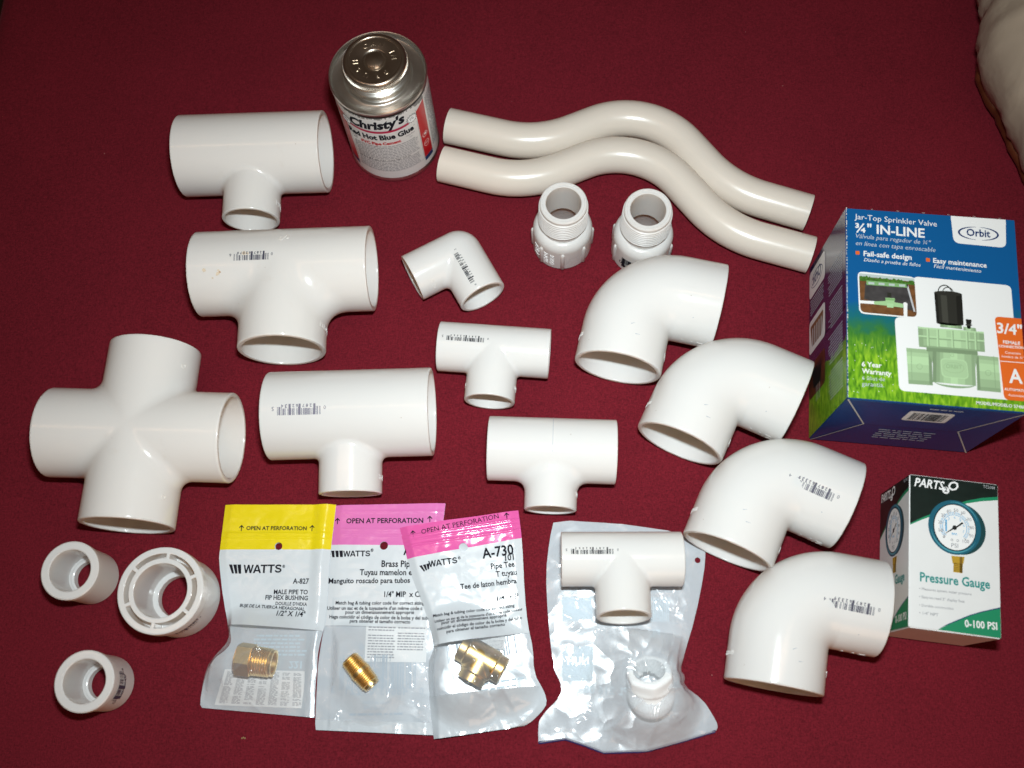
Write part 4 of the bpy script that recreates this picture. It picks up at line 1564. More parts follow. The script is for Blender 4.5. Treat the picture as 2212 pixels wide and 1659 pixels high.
# the orange flag
P.round([(85.9, 58.4), (101.3, 58.2), (101.3, 6.7), (88.6, 6.8)], 3.0, M['orange'], 13)
P.rect(95.0, 6.8, 101.3, 58.2, M['orange'], 14)
P.poly([(87.5, 30.5), (101.3, 30.6), (101.3, 30.2), (87.5, 30.1)], M['white'], 15)
for k in ('bul1', 'bul2'): P.round(A[k], .5, M['orange'], 3)
P.arc(79.4, 112.5, 11.6, 4.4, 95, 262, .1, 1.2, M['navy'], 4)
P.arc(79.4, 112.5, 11.6, 4.4, -82, 85, .1, 1.2, M['navy'], 4)
YS = {'A': 1.15, 'Orbit': 1.1}
for body, p0, p1, c, st in SPR_TEXT:
    if body == 'ORBIT': c = 'shade'
    if body in ('3/4"', 'A'): st = 'b'
    if body == 'CONNECTION': p1 = (101.4, 39.0)
    if body == 'AUTOMATIC': p0, p1 = (88.9, 12.6), (101.4, 12.4)
    if body == 'Automático': p1 = (101.0, 9.1)
    m_ = tints[2] if c == 'shade' else M[c]
    if c == 'pale' and p0[0] > 85: m_ = M['white']
    P.text(body, p0, p1, m_, st, YS.get(body, 1.0), 17)
# dew on the grass
for k in range(30):
    x, y = random.uniform(3, 27), random.uniform(3, 38)
    P.ell(x, y, .25 * random.uniform(.5, 1.3), .25, M['white'], 3, 6)
for k in range(60):                      # rubbed corners and edges
    y = H * k / 60 + random.uniform(0, 1)
    P.rect(.05, y, random.uniform(.25, .7), y + random.uniform(.6, 2.0), edge, 18)
    if k % 9 == 0: P.rect(W * k / 60, H - .22, W * k / 60 + random.uniform(.5, 2.6), H - .05, edge, 18)
mb.build('front_panel', box)
# left side
SB = mat('side_gloss_blue', (0.016, 0.020, 0.085), 0.25, coat=0.3)
mb = MB()
P = Print(mb, lambda u, v, l: (-.00004 - l / 1000, v / 1000, (D - u) / 1000), 0.035)
P.rect(.5, .5, D - .5, H - .5, SB, 1)
P.rect(.5, .5, D - .5, 52, GR, 2)
P.rect(.5, 40, D - .5, 60, SB, 1)
V = []
n = 40
for k in range(n + 1): V += [(D * k / n * .985 + .5, 38 + random.uniform(-3, 4)), (D * k / n * .985 + .5, 58)]
P.raw(V, [(2 * k, 2 * k + 2, 2 * k + 3, 2 * k + 1) for k in range(n)], SB, 3)
P.round([(47, H - 5), (D - 1, H - 5), (D - 1, 99), (47, 99)], 4, M['white'], 4)
P.arc(68, 109, 15, 5.5, 0, 360, .3, .8, M['navy'], 5)
P.text('Orbit', (57, 106.6), (79, 106.6), M['navy'], 'b', 1.2, 5)
P.round([(47, 82), (D - 1, 82), (D - 1, 58), (47, 58)], 4, M['white'], 4)
tan = mat('valve_cap_print', (0.20, 0.11, 0.05), 0.4)
P.round([(51, 78), (84, 78), (80, 62), (55, 62)], 2, tan, 5)
for k in range(5): P.rect(55 + k * 5.4, 62, 57.4 + k * 5.4, 75, M['lgrey'], 6)
P.round([(47, 50), (D - 1, 50), (D - 1, 26), (47, 26)], 4, mat('rust_print', (0.10, 0.028, 0.012), 0.4, var=0.5, vscale=120), 4)
P.round([(55, 46), (79, 44), (76, 31), (58, 31)], 2, M['black'], 5)
for k in range(3): P.rect(60 + 4 * k, 20, 60.6 + 4 * k, 31, M['lgrey'], 6)
for k in range(6): P.greek(50 + random.uniform(0, 3), 84, 96 - k * 2.0, .75, M['pale'], 5)
for k in range(46):
    if k % 12 in (10, 11): continue
    P.greek(8, 40 - random.uniform(0, 6), 98 - k * 1.95, .62, M['pale'], 5)
mb.build('side_panel', box)
# bottom end with its locking flaps
mb = MB()
P = Print(mb, lambda u, v, l: (u / 1000, -.00004 - l / 1000, v / 1000), 0.05)
P.poly([(.5, .5), (W * .22, D * .50), (.5, D - .5)], DKBLUE, 1)
P.poly([(W - .5, .5), (W - .5, D - .5), (W * .78, D * .50)], DKBLUE, 1)
P.poly([(.8, D - .5), (W * .22, D * .49), (W * .78, D * .49), (W - .8, D - .5)], DKBLUE, 5)
for a, b in (((.6, D - .6), (W * .22, D * .5)), ((.6, .8), (W * .22, D * .5)), ((W - .6, D - .6), (W * .78, D * .5)), ((W - .6, .8), (W * .78, D * .5))):
    d = (Vector(b) - Vector(a)).normalized()
    nx_, ny_ = -d.y * .45, d.x * .45
    P.raw([(a[0] - nx_, a[1] - ny_), (b[0] - nx_, b[1] - ny_), (b[0] + nx_, b[1] + ny_), (a[0] + nx_, a[1] + ny_)], [(0, 1, 2, 3)], edge, 8)
P.rect(.5, D - 1.6, W - .5, D - .4, mat('bright_blue_edge', (0.01, 0.13, 0.32), 0.35), 6)
P.round([(40, 76), (66, 76), (66, 58), (40, 58)], 2.5, M['white'], 7)
Q = Print(mb, lambda u, v, l: ((53 - u) / 1000, -.00004 - l / 1000, (67 - v) / 1000), 0.05)
bits = upc_bits('046878574605')
for k in range(95):
    if bits[k] == '1': Q.rect(-10 + 20 * k / 95, -6, -10 + 20 * (k + 1) / 95, 7, M['ink'], 9)
for k in range(5): P.greek(34 + random.uniform(0, 2), 74 - random.uniform(0, 6), 34 - k * 4.2, 1.7, M['pale'], 3)
P.greek(49, 70, 81, 1.3, M['pale'], 7)
mb.build('end_flap', box)

# pressure gauge carton ---------------------------------------------------------------
W, H, D = 51.41, 89.78, 54.0
box = thing('pressure_gauge_box', (.20698, .05294, 0), -.12155, 'small green and white pressure gauge carton in the lower right corner', 'carton')
WC = mat('white_card', (0.72, 0.72, 0.71), 0.35, coat=0.15, var=0.03)
carton(box, W / 1000, H / 1000, D / 1000, WC, None)
A = GAU_POLY
ring = mat('gauge_ring_print', (0.010, 0.10, 0.15), 0.35)
ring_l = mat('gauge_ring_light_print', (0.07, 0.30, 0.36), 0.35)
ring_d = mat('gauge_case_print', (0.008, 0.05, 0.055), 0.35)
blue = mat('scale_blue_print', (0.12, 0.38, 0.62), 0.4)
gold = mat('brass_print', (0.45, 0.27, 0.02), 0.4)
gold_d = mat('brass_shade_print', (0.20, 0.11, 0.01), 0.4)
dkgreen = mat('black_green_print', (0.008, 0.016, 0.013), 0.3, var=0.3, vscale=120)
fin = (0.006, 0.05, 0.14)


def gauge_face(P, sx=1.0, x0=0.0, full=True):
    X = lambda x: x0 + x * sx
    T = lambda pts: [(X(max(.4, min(x, W - .4))), max(.4, min(y, H - .4))) for x, y in pts]
    P.poly(T(A['black']), dkgreen, 2)
    n = len(A['greenb']) // 2
    up, dn = T(A['greenb'][:n]), T(A['greenb'][n:])[::-1]
    for k in range(n - 1): P.raw([up[k], dn[k], dn[k + 1], up[k + 1]], [(0, 1, 2, 3)], M['green'], 3)
    P.poly(T(A['green']), M['green'], 2)
    q = T(A['navy'])
    for k in range(6): P.raw([q[k], q[k + 1], q[12 - k - 1] if 12 - k - 1 < len(q) else q[-1], q[12 - k] if 12 - k < len(q) else q[-1]], [(0, 1, 2, 3)], M['navy'], 4)
    cx, cy = 25.9, 60.8
    E = lambda x, y, rx, ry, m_, l, nn=48: P.ell(X(x), y, rx * sx, ry, m_, l, nn)
    E(cx + 3.2, cy - .5, 14.6, 15.2, ring_d, 5)
    E(cx, cy, 15.1, 16.1, ring, 6)
    P.arc(X(cx), cy, 13.6 * sx, 14.6, 190, 330, .1, .9, ring_l, 7)
    P.arc(X(cx), cy, 14.0 * sx, 15.0, 20, 100, .1, .6, ring_l, 7)
    E(cx, cy, 12.3, 13.9, M['black'], 8)
    E(cx + .1, cy, 11.8, 13.4, M['white'], 9)
    P.arc(X(cx), cy, 6.9 * sx, 7.4, -45, 225, .35, .35, blue, 10, 40)
    for k in range(51):
        a = R_(225 - 270 * k / 50)
        r0, r1 = (7.5, 8.6 if k % 5 else 9.2)
        p = [(X(cx + r * math.cos(a + s * .02)), cy + r * 1.06 * math.sin(a + s * .02)) for r, s in ((r0, -1), (r0, 1), (r1, 1), (r1, -1))]
        P.raw(p, [(0, 1, 2, 3)], blue if k % 5 else M['grey'], 10)
    for i, ch in enumerate('1234567'[:7]):
        a = R_(205 - 38 * i)
        P.text(ch, (X(cx + 5.4 * math.cos(a) - .5), cy + 5.6 * math.sin(a) - .6), (X(cx + 5.4 * math.cos(a) + .5), cy + 5.6 * math.sin(a) - .6), blue, '', 1, 10)
    P.text('BAR', (X(24.2), 56.3), (X(27.4), 56.3), blue, 'b', 1, 10)
    for dx in (-1.6, 1.7): P.arc(X(cx + dx), 53.1, .6 * sx, .6, 0, 360, .25, .25, M['grey'], 10, 12)
    P.poly(T(A['needle']), M['black'], 11)
    P.poly(T(A['tail']), M['black'], 11)
    E(cx, cy - .2, 1.3, 1.4, M['black'], 12, 20)
    P.poly(T(A['stem1']), gold, 4)
    P.poly(T(A['stem2']), gold, 4)
    P.rect(X(28.6), 34.6, X(30.2), 43.9, gold_d, 5)
    for k in range(5): P.rect(X(25.1), 35.2 + k, X(30.2), 35.6 + k, gold_d, 5)
    P.ell(X(20.99), 82.4, 2.1 * sx, 2.1, M['white'], 5, 24)
    for body, p0, p1, c, st in GAU_TEXT:
        if not full and c == 'grey' and body.startswith('•'): continue
        m_ = M['grey'] if body.startswith('•') else M[c]
        if body == 'TC2104': m_ = M['lgrey']
        P.text(body, (X(p0[0]), p0[1]), (X(p1[0]), p1[1]), m_, st, 1.2 if body in ('PARTS', 'Pressure Gauge', '0-100 PSI', 'TC2104') else 1.0, 13)


mb = MB()
P = Print(mb, lambda u, v, l: (u / 1000, v / 1000, D / 1000 + .00004 + l / 1000), 0.03)
P.rect(.5, .5, W - .5, H - .5, WC, 1)
gauge_face(P)
mb.build('front_panel', box)
mb = MB()
P = Print(mb, lambda u, v, l: (-.00004 - l / 1000, v / 1000, u / 1000), 0.03)
P.rect(.5, .5, D - .5, H - .5, WC, 1)
gauge_face(P, 1.04, .2, False)
mb.build('side_panel', box)


# ------------------------------------------------------------------ poly bags
def film_mat(name, milk, tint, rough=0.10, crumple=0.5):
    """clear plastic film: see-through, a little milky, glossy and crumpled"""
    mt = bpy.data.materials.new(name)
    mt.use_nodes = True
    N, L = mt.node_tree.nodes, mt.node_tree.links
    b = N['Principled BSDF']
    b.inputs['Base Color'].default_value = (*tint, 1)
    b.inputs['Roughness'].default_value = rough
    b.inputs['Specular IOR Level'].default_value = 0.9
    tr = N.new('ShaderNodeBsdfTransparent')
    tr.inputs[0].default_value = (0.96, 0.97, 0.98, 1)
    mx = N.new('ShaderNodeMixShader')
    tc = N.new('ShaderNodeTexCoord')
    n = N.new('ShaderNodeTexNoise')
    n.inputs['Scale'].default_value = 55
    n.inputs['Detail'].default_value = 1.5
    n.inputs['Distortion'].default_value = 0.4
    L.new(tc.outputs['Object'], n.inputs['Vector'])
    # warped cells give flat facets parted by sharp creases
    sc = N.new('ShaderNodeVectorMath')
    sc.operation = 'MULTIPLY_ADD'
    sc.inputs[1].default_value = (0.022, 0.022, 0.022)
    L.new(n.outputs['Color'], sc.inputs[0])
    L.new(tc.outputs['Object'], sc.inputs[2])
    v = N.new('ShaderNodeTexVoronoi')
    v.feature = 'F1'
    v.inputs['Scale'].default_value = 48
    L.new(sc.outputs[0], v.inputs['Vector'])
    ad = N.new('ShaderNodeMath')
    ad.operation = 'MULTIPLY_ADD'
    ad.inputs[1].default_value = 0.35
    L.new(n.outputs['Fac'], ad.inputs[0])
    L.new(v.outputs['Distance'], ad.inputs[2])
    bp = N.new('ShaderNodeBump')
    bp.inputs['Strength'].default_value = crumple
    bp.inputs['Distance'].default_value = 0.004
    L.new(ad.outputs[0], bp.inputs['Height'])
    L.new(bp.outputs[0], b.inputs['Normal'])
    lw = N.new('ShaderNodeLayerWeight')
    lw.inputs['Blend'].default_value = 0.35
    L.new(bp.outputs[0], lw.inputs['Normal'])
    mr = N.new('ShaderNodeMapRange')
    mr.inputs[3].default_value, mr.inputs[4].default_value = milk, min(1, milk + 0.45)
    L.new(lw.outputs['Facing'], mr.inputs[0])
    L.new(mr.outputs[0], mx.inputs[0])
    L.new(tr.outputs[0], mx.inputs[1])
    L.new(b.outputs[0], mx.inputs[2])
    L.new(mx.outputs[0], N['Material Output'].inputs['Surface'])
    return mt


def sheet_mat(name, color, rough=0.22, crumple=0.10, trans=0.0):
    mt = mat(name, color, rough, spec=0.6, bump=crumple, bscale=70)
    b = mt.node_tree.nodes['Principled BSDF']
    for n in mt.node_tree.nodes:
        if n.type == 'BUMP': n.inputs['Distance'].default_value = 0.003
    return mt


CLEAR = film_mat('clear_film', 0.11, (0.84, 0.88, 0.92), 0.09, 0.30)
CLEAR2 = film_mat('loose_clear_film', 0.29, (0.84, 0.88, 0.92), 0.08, 0.27)
MILK = film_mat('milky_back_film', 0.78, (0.60, 0.645, 0.685), 0.22, 0.15)
PANEL = sheet_mat('white_printed_film', (0.63, 0.665, 0.695), 0.20)
YEL = sheet_mat('yellow_film', (0.76, 0.60, 0.008), 0.26)
PNK = sheet_mat('light_pink_film', (0.68, 0.17, 0.44), 0.20)
PNK2 = sheet_mat('deep_pink_film', (0.72, 0.11, 0.36), 0.16, 0.16)
GHOST = mat('show_through_print', (0.36, 0.42, 0.48), 0.5)
GHOST2 = mat('pale_show_through_print', (0.50, 0.60, 0.66), 0.5)
SEAL = sheet_mat('milky_heat_seal', (0.54, 0.585, 0.625), 0.16, 0.2)
PAPER = mat('slip_paper', (0.76, 0.75, 0.74), 0.6, var=0.04)


def resample(poly, n):
    p = [Vector(q[:2]) for q in poly]
    d = [0]
    for a, b in zip(p, p[1:]): d.append(d[-1] + (b - a).length)
    out = []
    for k in range(n + 1):
        t = d[-1] * k / n
        i = 0
        while i < len(d) - 2 and d[i + 1] < t: i += 1
        f = (t - d[i]) / max(d[i + 1] - d[i], 1e-9)
        out.append(p[i].lerp(p[i + 1], f))
    return out


def cut(poly, y):
    """split a downward edge line at height y"""
    for i in range(len(poly) - 1):
        (x0, y0), (x1, y1) = poly[i][:2], poly[i + 1][:2]
        if y0 >= y > y1:
            f = (y0 - y) / (y0 - y1)
            c = (x0 + (x1 - x0) * f, y)
            return poly[:i + 1] + [c], [c] + poly[i + 1:]
    raise ValueError


def smooth_line(poly, it=2):
    """round the measured corners a little (Chaikin), ends kept"""
    for _ in range(it):
        out = [poly[0]]
        for a, b in zip(poly, poly[1:]):
            a, b = Vector(a[:2]), Vector(b[:2])
            out += [tuple(a.lerp(b, .25)), tuple(a.lerp(b, .75))]
        poly = out + [poly[-1]]
    return poly


class Relief:
    """height of a bag's upper film over the cloth, in mm"""

    def __init__(s, seed, base, contents, folds, amp, ridges=(), under=None, extra=None):
        s.base, s.contents, s.amp, s.ridges, s.under, s.seed = base, contents, amp, ridges, under, seed
        s.cap = None
        s.calm = 1e9
        r = random.Random(seed)
        s.folds = []
        for (cx, cy, n, l0, l1, a0, a1) in folds:
            for _ in range(n):
                a = r.uniform(0, 2 * PI)
                s.folds.append((cx + r.uniform(-6, 6), cy + r.uniform(-6, 6), math.cos(a), math.sin(a), r.uniform(l0, l1), r.uniform(a0, a1), r.uniform(1.1, 2.6)))

    def __call__(s, x, y):
        z = s.base
        b = 0
        for ax, ay, bx, by, h, core, spread in s.contents:
            dx, dy = bx - ax, by - ay
            t = max(0, min(1, ((x - ax) * dx + (y - ay) * dy) / max(dx * dx + dy * dy, 1e-9)))
            d = math.hypot(x - ax - dx * t, y - ay - dy * t)
            q = 1 - max(0, d - core) / spread
            if q > 0: b = max(b, h * (q * q * (3 - 2 * q) * .6 + q * .4))
        z += b
        wv = 0
        for fx, fy, cx, cy, l, a, w_ in s.folds:
            al = (x - fx) * cx + (y - fy) * cy
            if al < 0 or al > l: continue
            dd = abs(-(x - fx) * cy + (y - fy) * cx)
            if dd > 6 * w_: continue
            wv += a * math.exp(-dd / w_) * math.sin(PI * (al / l) ** .6)
        nz = noise.noise(Vector((x * .06 + s.seed, y * .06, 0))) + .5 * abs(noise.noise(Vector((x * .17, y * .17 + s.seed, 2))))
        wv *= 1 if y < s.calm else max(.18, 1 - (y - s.calm) / 14)
        z += s.amp * (wv + .5 + .8 * nz)
        for (y0, sl, a, w_) in s.ridges:
            z += a * math.exp(-((y - y0 - sl * x) / w_) ** 2)
        if s.cap: z = min(z, s.cap(x, y) + (z - s.cap(x, y)) * .06)
        if s.under: z += s.under(x, y)
        return max(z, .25)


def film(name, left, right, zf, mt, parent, nu, nv, hole=None, top=None, bot=None, drop=0.6, prints=None, both=False):
    """a ruled sheet between two edge lines, lifted by zf"""
    Lp, Rp = resample(left, nv), resample(right, nv)
    tp = resample(top, nu) if top else None
    bt = resample(bot, nu) if bot else None
    V, dist = [], []
    for j in range(nv + 1):
        v = j / nv
        for i in range(nu + 1):
            u = i / nu
            p = Lp[j].lerp(Rp[j], u)
            if tp: p = p + (tp[i] - Lp[0].lerp(Rp[0], u)) * (1 - v)
            if bt: p = p + (bt[i] - Lp[-1].lerp(Rp[-1], u)) * v
            x, y = p
            if hole:
                d = math.hypot(x - hole[0], y - hole[1])
                c = max(.6, (Rp[j] - Lp[j]).length / nu)
                if abs(d - hole[2]) < c * .75 and d > 1e-6:
                    x, y = hole[0] + (x - hole[0]) * hole[2] / d, hole[1] + (y - hole[1]) * hole[2] / d
                    d = hole[2]
                dist.append(d)
            e = min(u, 1 - u) * 2 * 36
            z = zf(x, y)
            f = min(1, e / 5)
            z = z * (.35 + .65 * f)
            V.append((x / 1000, y / 1000, z / 1000))
    F = []
    for j in range(nv):
        for i in range(nu):
            k = j * (nu + 1) + i
            q = (k, k + nu + 1, k + nu + 2, k + 1)
            if hole and all(dist[a] <= hole[2] + 1e-6 for a in q): continue
            F.append(q)
    mb = MB()
    mb.add(V, F, mt)
    if prints: prints(Print(mb, lambda u, v, l: (u / 1000, v / 1000, (zf(u, v) + .30 + l) / 1000), .05))
    o = mb.build(name, parent)
    me = o.data
    n0 = len(F)
    sm = [True] * n0 + [False] * (len(me.polygons) - n0)
    me.polygons.foreach_set('use_smooth', sm)
    return o


def arrow(P, cx, cy, h, ang, mt_):
    c, s_ = math.cos(ang), math.sin(ang)
    T = lambda pts: [(cx + (x * c - y * s_) * h, cy + (x * s_ + y * c) * h) for x, y in pts]
    P.poly(T([(-.07, -.5), (.07, -.5), (.07, .42), (-.07, .42)]), mt_, 2)
    P.poly(T([(0, .55), (-.42, .12), (-.34, .0), (0, .32), (.34, .0), (.42, .12)]), mt_, 2)


def logo(P, pts, mt_):
    """three slanting bars"""
    a, b, c, d = [Vector(p) for p in pts]
    for k in range(3):
        u0, u1 = k * .36 - .02 * k, k * .36 + .26
        q = [a.lerp(b, u0), a.lerp(b, min(1, u1)), d.lerp(c, min(1, u1)), d.lerp(c, min(1, u0 + .06))]
        P.poly([tuple(x) for x in q], mt_, 2)


def bag(name, label, frame, lines, texts, poly, zf, header, hdr_y, panel_y, arrows_h, window, back_prints, hole_r, group, seal_y=None):
    th, fx, fy = frame
    t = thing(name, (fx, fy, 0), th, label, 'poly bag', group)
    left, right = lines
    l0, l1 = cut(left, hdr_y[0])
    r0, r1 = cut(right, hdr_y[1])
    l1, l2 = cut(l1, panel_y[0])
    r1, r2 = cut(r1, panel_y[1])
    hole = (*poly['hole'][0], hole_r)
    # back of the bag
    film('back_film', left, right, lambda x, y: max(.2, (zf.under(x, y) if zf.under else 0)) + .15, MILK, t, 30, 60, None if name == 'brass_tee_bag' else hole, prints=back_prints)

    def hp(P):
        P_ = P
        for q in poly['arrows']: arrow(P_, q[0], q[1], 3.9, 0.0, M['ink'])
        for body, p0, p1, c, st in texts:
            if body.startswith('OPEN'): P_.text(body, p0, p1, M['ink'], st, 1.0, 2)

    def pp(P):
        logo(P, poly['logo'], M['ink'])
        for body, p0, p1, c, st in texts:
            if body == 'WATTS': block_caps(P, body, p0, p1, M['ink'])
        for body, p0, p1, c, st in texts:
            if not body.startswith('OPEN') and body != 'WATTS': P.text(body, p0, p1, M['ink'], 'b', 1.05 if len(body) > 24 else 1.15, 2)
    film('header_strip', l0, r0, zf, header, t, 80, 40, hole, prints=hp)
    film('print_panel', l1, r1, zf, PANEL, t, 80, 60, hole, prints=pp)
    if seal_y:
        l2, l3 = cut(l2, seal_y[0])
        r2, r3 = cut(r2, seal_y[1])
        film('bottom_seal', l3, r3, zf, SEAL, t, 80, 24)
    film('clear_window', l2, r2, zf, window, t, 90, 70)
    return t


# contents stand a little closer to the lens than the cloth the outlines were measured on
def inside(frame, p, k=.989):
    th, fx, fy = frame
    c, s_ = math.cos(th), math.sin(th)
    x, y = p[0] / 1000, p[1] / 1000
    return ((fx + c * x - s_ * y) * k, (fy + s_ * x + c * y) * k)


def to_local(frame, w_):
    th, fx, fy = frame
    c, s_ = math.cos(th), math.sin(th)
    x, y = w_[0] - fx, w_[1] - fy
    return ((c * x + s_ * y) * 1000, (-s_ * x + c * y) * 1000)


def slip(pts, frame, z, rows, cols, label, flip, step=1.0):
    """folded instruction leaf"""
    A_, B_, C_, D_ = [Vector(p) for p in pts]
    ctr = (A_ + B_ + C_ + D_) / 4
    th, fx, fy = frame
    mb = MB()

    def fn(u, v, l):
        p = A_.lerp(B_, u).lerp(D_.lerp(C_, u), v) - ctr
        return (p.x / 1000, p.y / 1000, (.15 + l + .35 * math.sin(u * 7 + v * 3) * .4) / 1000)
    P = Print(mb, fn, .05)
    P.rect(0, 0, 1, 1, PAPER, 0, 16, 16)
    for c in range(cols):
        u0, u1 = .04 + c * .96 / cols, (c + 1) * .96 / cols
        v = .06
        while v < .95:
            if random.random() < .9:
                x = u0
                while x < u1 - .02:
                    wd = min(random.uniform(.02, .07), u1 - x)
                    P.rect(x, v, x + wd, v + .45 * rows, M['grey'], 1)
                    x += wd + .012
            v += rows
    c, s_ = math.cos(th), math.sin(th)
    o = mb.build('instruction_slip', loc=(fx + (c * ctr.x - s_ * ctr.y) / 1000, fy + (s_ * ctr.x + c * ctr.y) / 1000, z), rz=th)
    return tag(o, label, 'paper slip')


BAGS = 'sealed bags of brass fittings in a row'
# yellow ---------------------------------------------------------------------------------
fr = BAGY_FRAME
A = BAGY_POLY
hx0 = to_local(fr, inside(fr, A['hex'][0]))
hx1 = to_local(fr, inside(fr, A['hex'][2]))
zy = Relief(3, 1.3, [(hx0[0], hx0[1], hx1[0] - 3, hx1[1], 21.5, 9, 26)], [(34, -99, 22, 16, 42, .5, 1.5), (30, -88, 8, 15, 50, .3, .8), (20, -118, 10, 10, 30, .4, 1.1)], .8,
            ridges=((-18.9, -.006, .8, .5), (-21.2, -.008, .8, .5), (-19.9, -.007, .5, .4)))
_zy = zy
# pink, underneath ------------------------------------------------------------------------
frp = BAGP_FRAME
Ap = BAGP_POLY
n0 = to_local(frp, inside(frp, Ap['nip'][0], .992))
n1 = to_local(frp, inside(frp, Ap['nip'][2], .992))
zp = Relief(11, 1.3, [(n0[0], n0[1], n1[0], n1[1], 11.5, 4.5, 19)], [(22, -105, 22, 15, 45, .5, 1.4), (42, -120, 14, 15, 40, .5, 1.3), (10, -128, 8, 10, 30, .4, 1.0), (30, -10, 6, 20, 50, .1, .5)], .7,
            ridges=((-16.0, -.02, .9, .5), (-19.2, -.027, .9, .5), (-17.6, -.024, .5, .4), (-4.5, -.013, .5, .4)))


def ramp(a, b, t):
    t = max(0, min(1, (t - a) / (b - a)))
    return t * t * (3 - 2 * t)


frr = BAGR_FRAME
Ar = BAGR_POLY
tc0 = to_local(frr, inside(frr, Ar['tee'][1], .988))
tl = to_local(frr, inside(frr, Ar['tee'][0], .988))
tr_ = to_local(frr, inside(frr, Ar['tee'][2], .988))
tb = to_local(frr, inside(frr, Ar['tee'][3], .988))
zr = Relief(23, 1.3, [(tl[0], tl[1], tr_[0], tr_[1], 16.5, 6, 22), (tc0[0], tc0[1], tb[0], tb[1], 16.5, 6, 22)],
            [(42, -92, 24, 18, 50, .5, 1.5), (20, -70, 8, 15, 40, .3, 1.0), (50, -112, 12, 12, 30, .4, 1.2), (40, -10, 8, 20, 60, .2, .7), (70, -30, 6, 10, 40, .2, .6)], .8,
            ridges=((-6.6, .012, .9, .5), (-13.0, .006, .9, .5), (-9.6, .01, .6, .45)), under=lambda x, y: 3.3 - 2.6 * ramp(26, 56, x - .10 * y))
zy.calm, zp.calm, zr.calm = -82, -84, -86
zy.under = lambda x, y: .2 + 2.2 * ramp(58, 66, x)
zp.cap = lambda x, y: 1.2 + 9 * ramp(1, 9, x) * ramp(74, 62, x + .08 * (y + 60)) if y < -60 else 1.2 + .8 * ramp(0, 8, x)


def back_y(P):
    for k in range(6): P.greek(26 + random.uniform(0, 3), 62 - random.uniform(0, 8), -84 - k * 2.3, 1.1, GHOST2, 1)
    P.text('221', (50, -99), (58, -99), GHOST2, 'b', 1, 1, True)


def back_p(P):
    bits = upc_bits('048643072213')
    for k in range(95):
        if bits[k] == '1':
            u0, u1 = 54.8 - 47.3 * k / 95, 54.8 - 47.3 * (k + 1) / 95
            P.rect(u1, -115.5, u0, -95, GHOST, 1, 1, 4)
    for ch, x in zip('0', (58.5,)): P.text(ch, (x + 1.2, -118.8), (x - 1.2, -118.8), GHOST, '', 1, 1, True)
    P.text('48643', (50, -119.2), (33, -119.0), GHOST, '', 1, 2, True)
    P.text('07221', (29, -119), (11.5, -118.5), GHOST, '', 1, 2, True)
    P.text('3', (4.6, -117.5), (2.4, -117.4), GHOST, '', 1, 1, True)
    P.text('0', (21.6, -92.0), (19.1, -92.0), GHOST, '', 1, 1, True)
    P.text('Made in China', Ap['made'][0], Ap['made'][1], GHOST, '', 1, 1, True)
    P.text('© Watts 2008', Ap['watt'][0], Ap['watt'][1], GHOST, '', 1, 1, True)
    P.greek(14.4, 48, -130.8, 1.3, GHOST, 1)


def back_r(P):
    bits = upc_bits('048643071247')
    for k in range(95):
        if bits[k] == '1':
            u0, u1 = 67 - 46 * k / 95, 67 - 46 * (k + 1) / 95
            P.rect(u1, -89, u0, -76, GHOST, 1, 1, 3)
    P.text('0', (70.5, -90.5), (68.5, -90.5), GHOST, '', 1, 1, True)
    P.greek(34, 66, -104.5, 1.4, GHOST2, 1)
    P.greek(38, 62, -108, 1.2, GHOST2, 1)


bag('brass_bushing_bag', 'clear bag with a yellow top holding a brass hex bushing', fr, (smooth_line(A['left'], 1), smooth_line(A['right'], 1)), BAGY_TEXT, A, zy, YEL, (A['hdr'][0][1], A['hdr'][1][1]), (A['panel'][0][1], A['panel'][2][1]), 3.6, CLEAR, back_y, 2.5, BAGS)
bag('brass_nipple_bag', 'clear bag with a pale pink top holding a brass nipple, middle of three', frp, (smooth_line(Ap['left'], 1), smooth_line(Ap['right'], 1)), BAGP_TEXT, Ap, zp, PNK, (Ap['hdr'][0][1], Ap['hdr'][1][1]), (Ap['panel'][0][1], Ap['panel'][2][1]), 3.6, CLEAR, back_p, 2.7, BAGS, (-133.0, -135.5))
bag('brass_tee_bag', 'clear bag with a deep pink top holding a brass tee, overlapping another bag', frr, (smooth_line(Ar['left'], 1), smooth_line(Ar['right'], 1)), BAGR_TEXT, Ar, zr, PNK2, (Ar['hdr'][0][1], Ar['hdr'][1][1]), (Ar['panel'][0][1], Ar['panel'][2][1]), 3.6, CLEAR, back_r, 2.8, BAGS, (-106.5, -110.0))

slip(A['slip'], fr, .0006, .028, 7, 'folded paper slip inside the yellow-topped bag, under the brass bushing', False)
slip(Ap['slip'], frp, .0006, .035, 2, 'folded paper slip inside the pale pink bag, above the brass nipple', True)
slip(Ar['slip'], frr, .0040, .11, 1, 'narrow folded paper slip peeking out above the brass tee', True)

# brass parts ----------------------------------------------------------------------------
BR = M['brass']


def lie(mb, name, p0, p1, R, label, cat, z):
    """a turned part modelled along z, laid on its side from p0 towards p1"""
    d = Vector(p1) - Vector(p0)
    xf = Matrix.Rotation(math.atan2(d.y, d.x), 4, 'Z') @ Matrix.Rotation(PI / 2, 4, 'Y')
    o = mb.build(name, smooth=32, loc=(p0[0], p0[1], z), xf=xf)
    return tag(o, label, cat)


def threads(z0, z1, r0, r1, pitch=.0013, dep=.0007):
    out, z = [], z0
    while z + pitch <= z1:
        f = (z - z0) / (z1 - z0)
        r = r0 + (r1 - r0) * f
        out += [(r - dep, z), (r, z + pitch * .42), (r, z + pitch * .58), (r - dep, z + pitch)]
        z += pitch
    return out


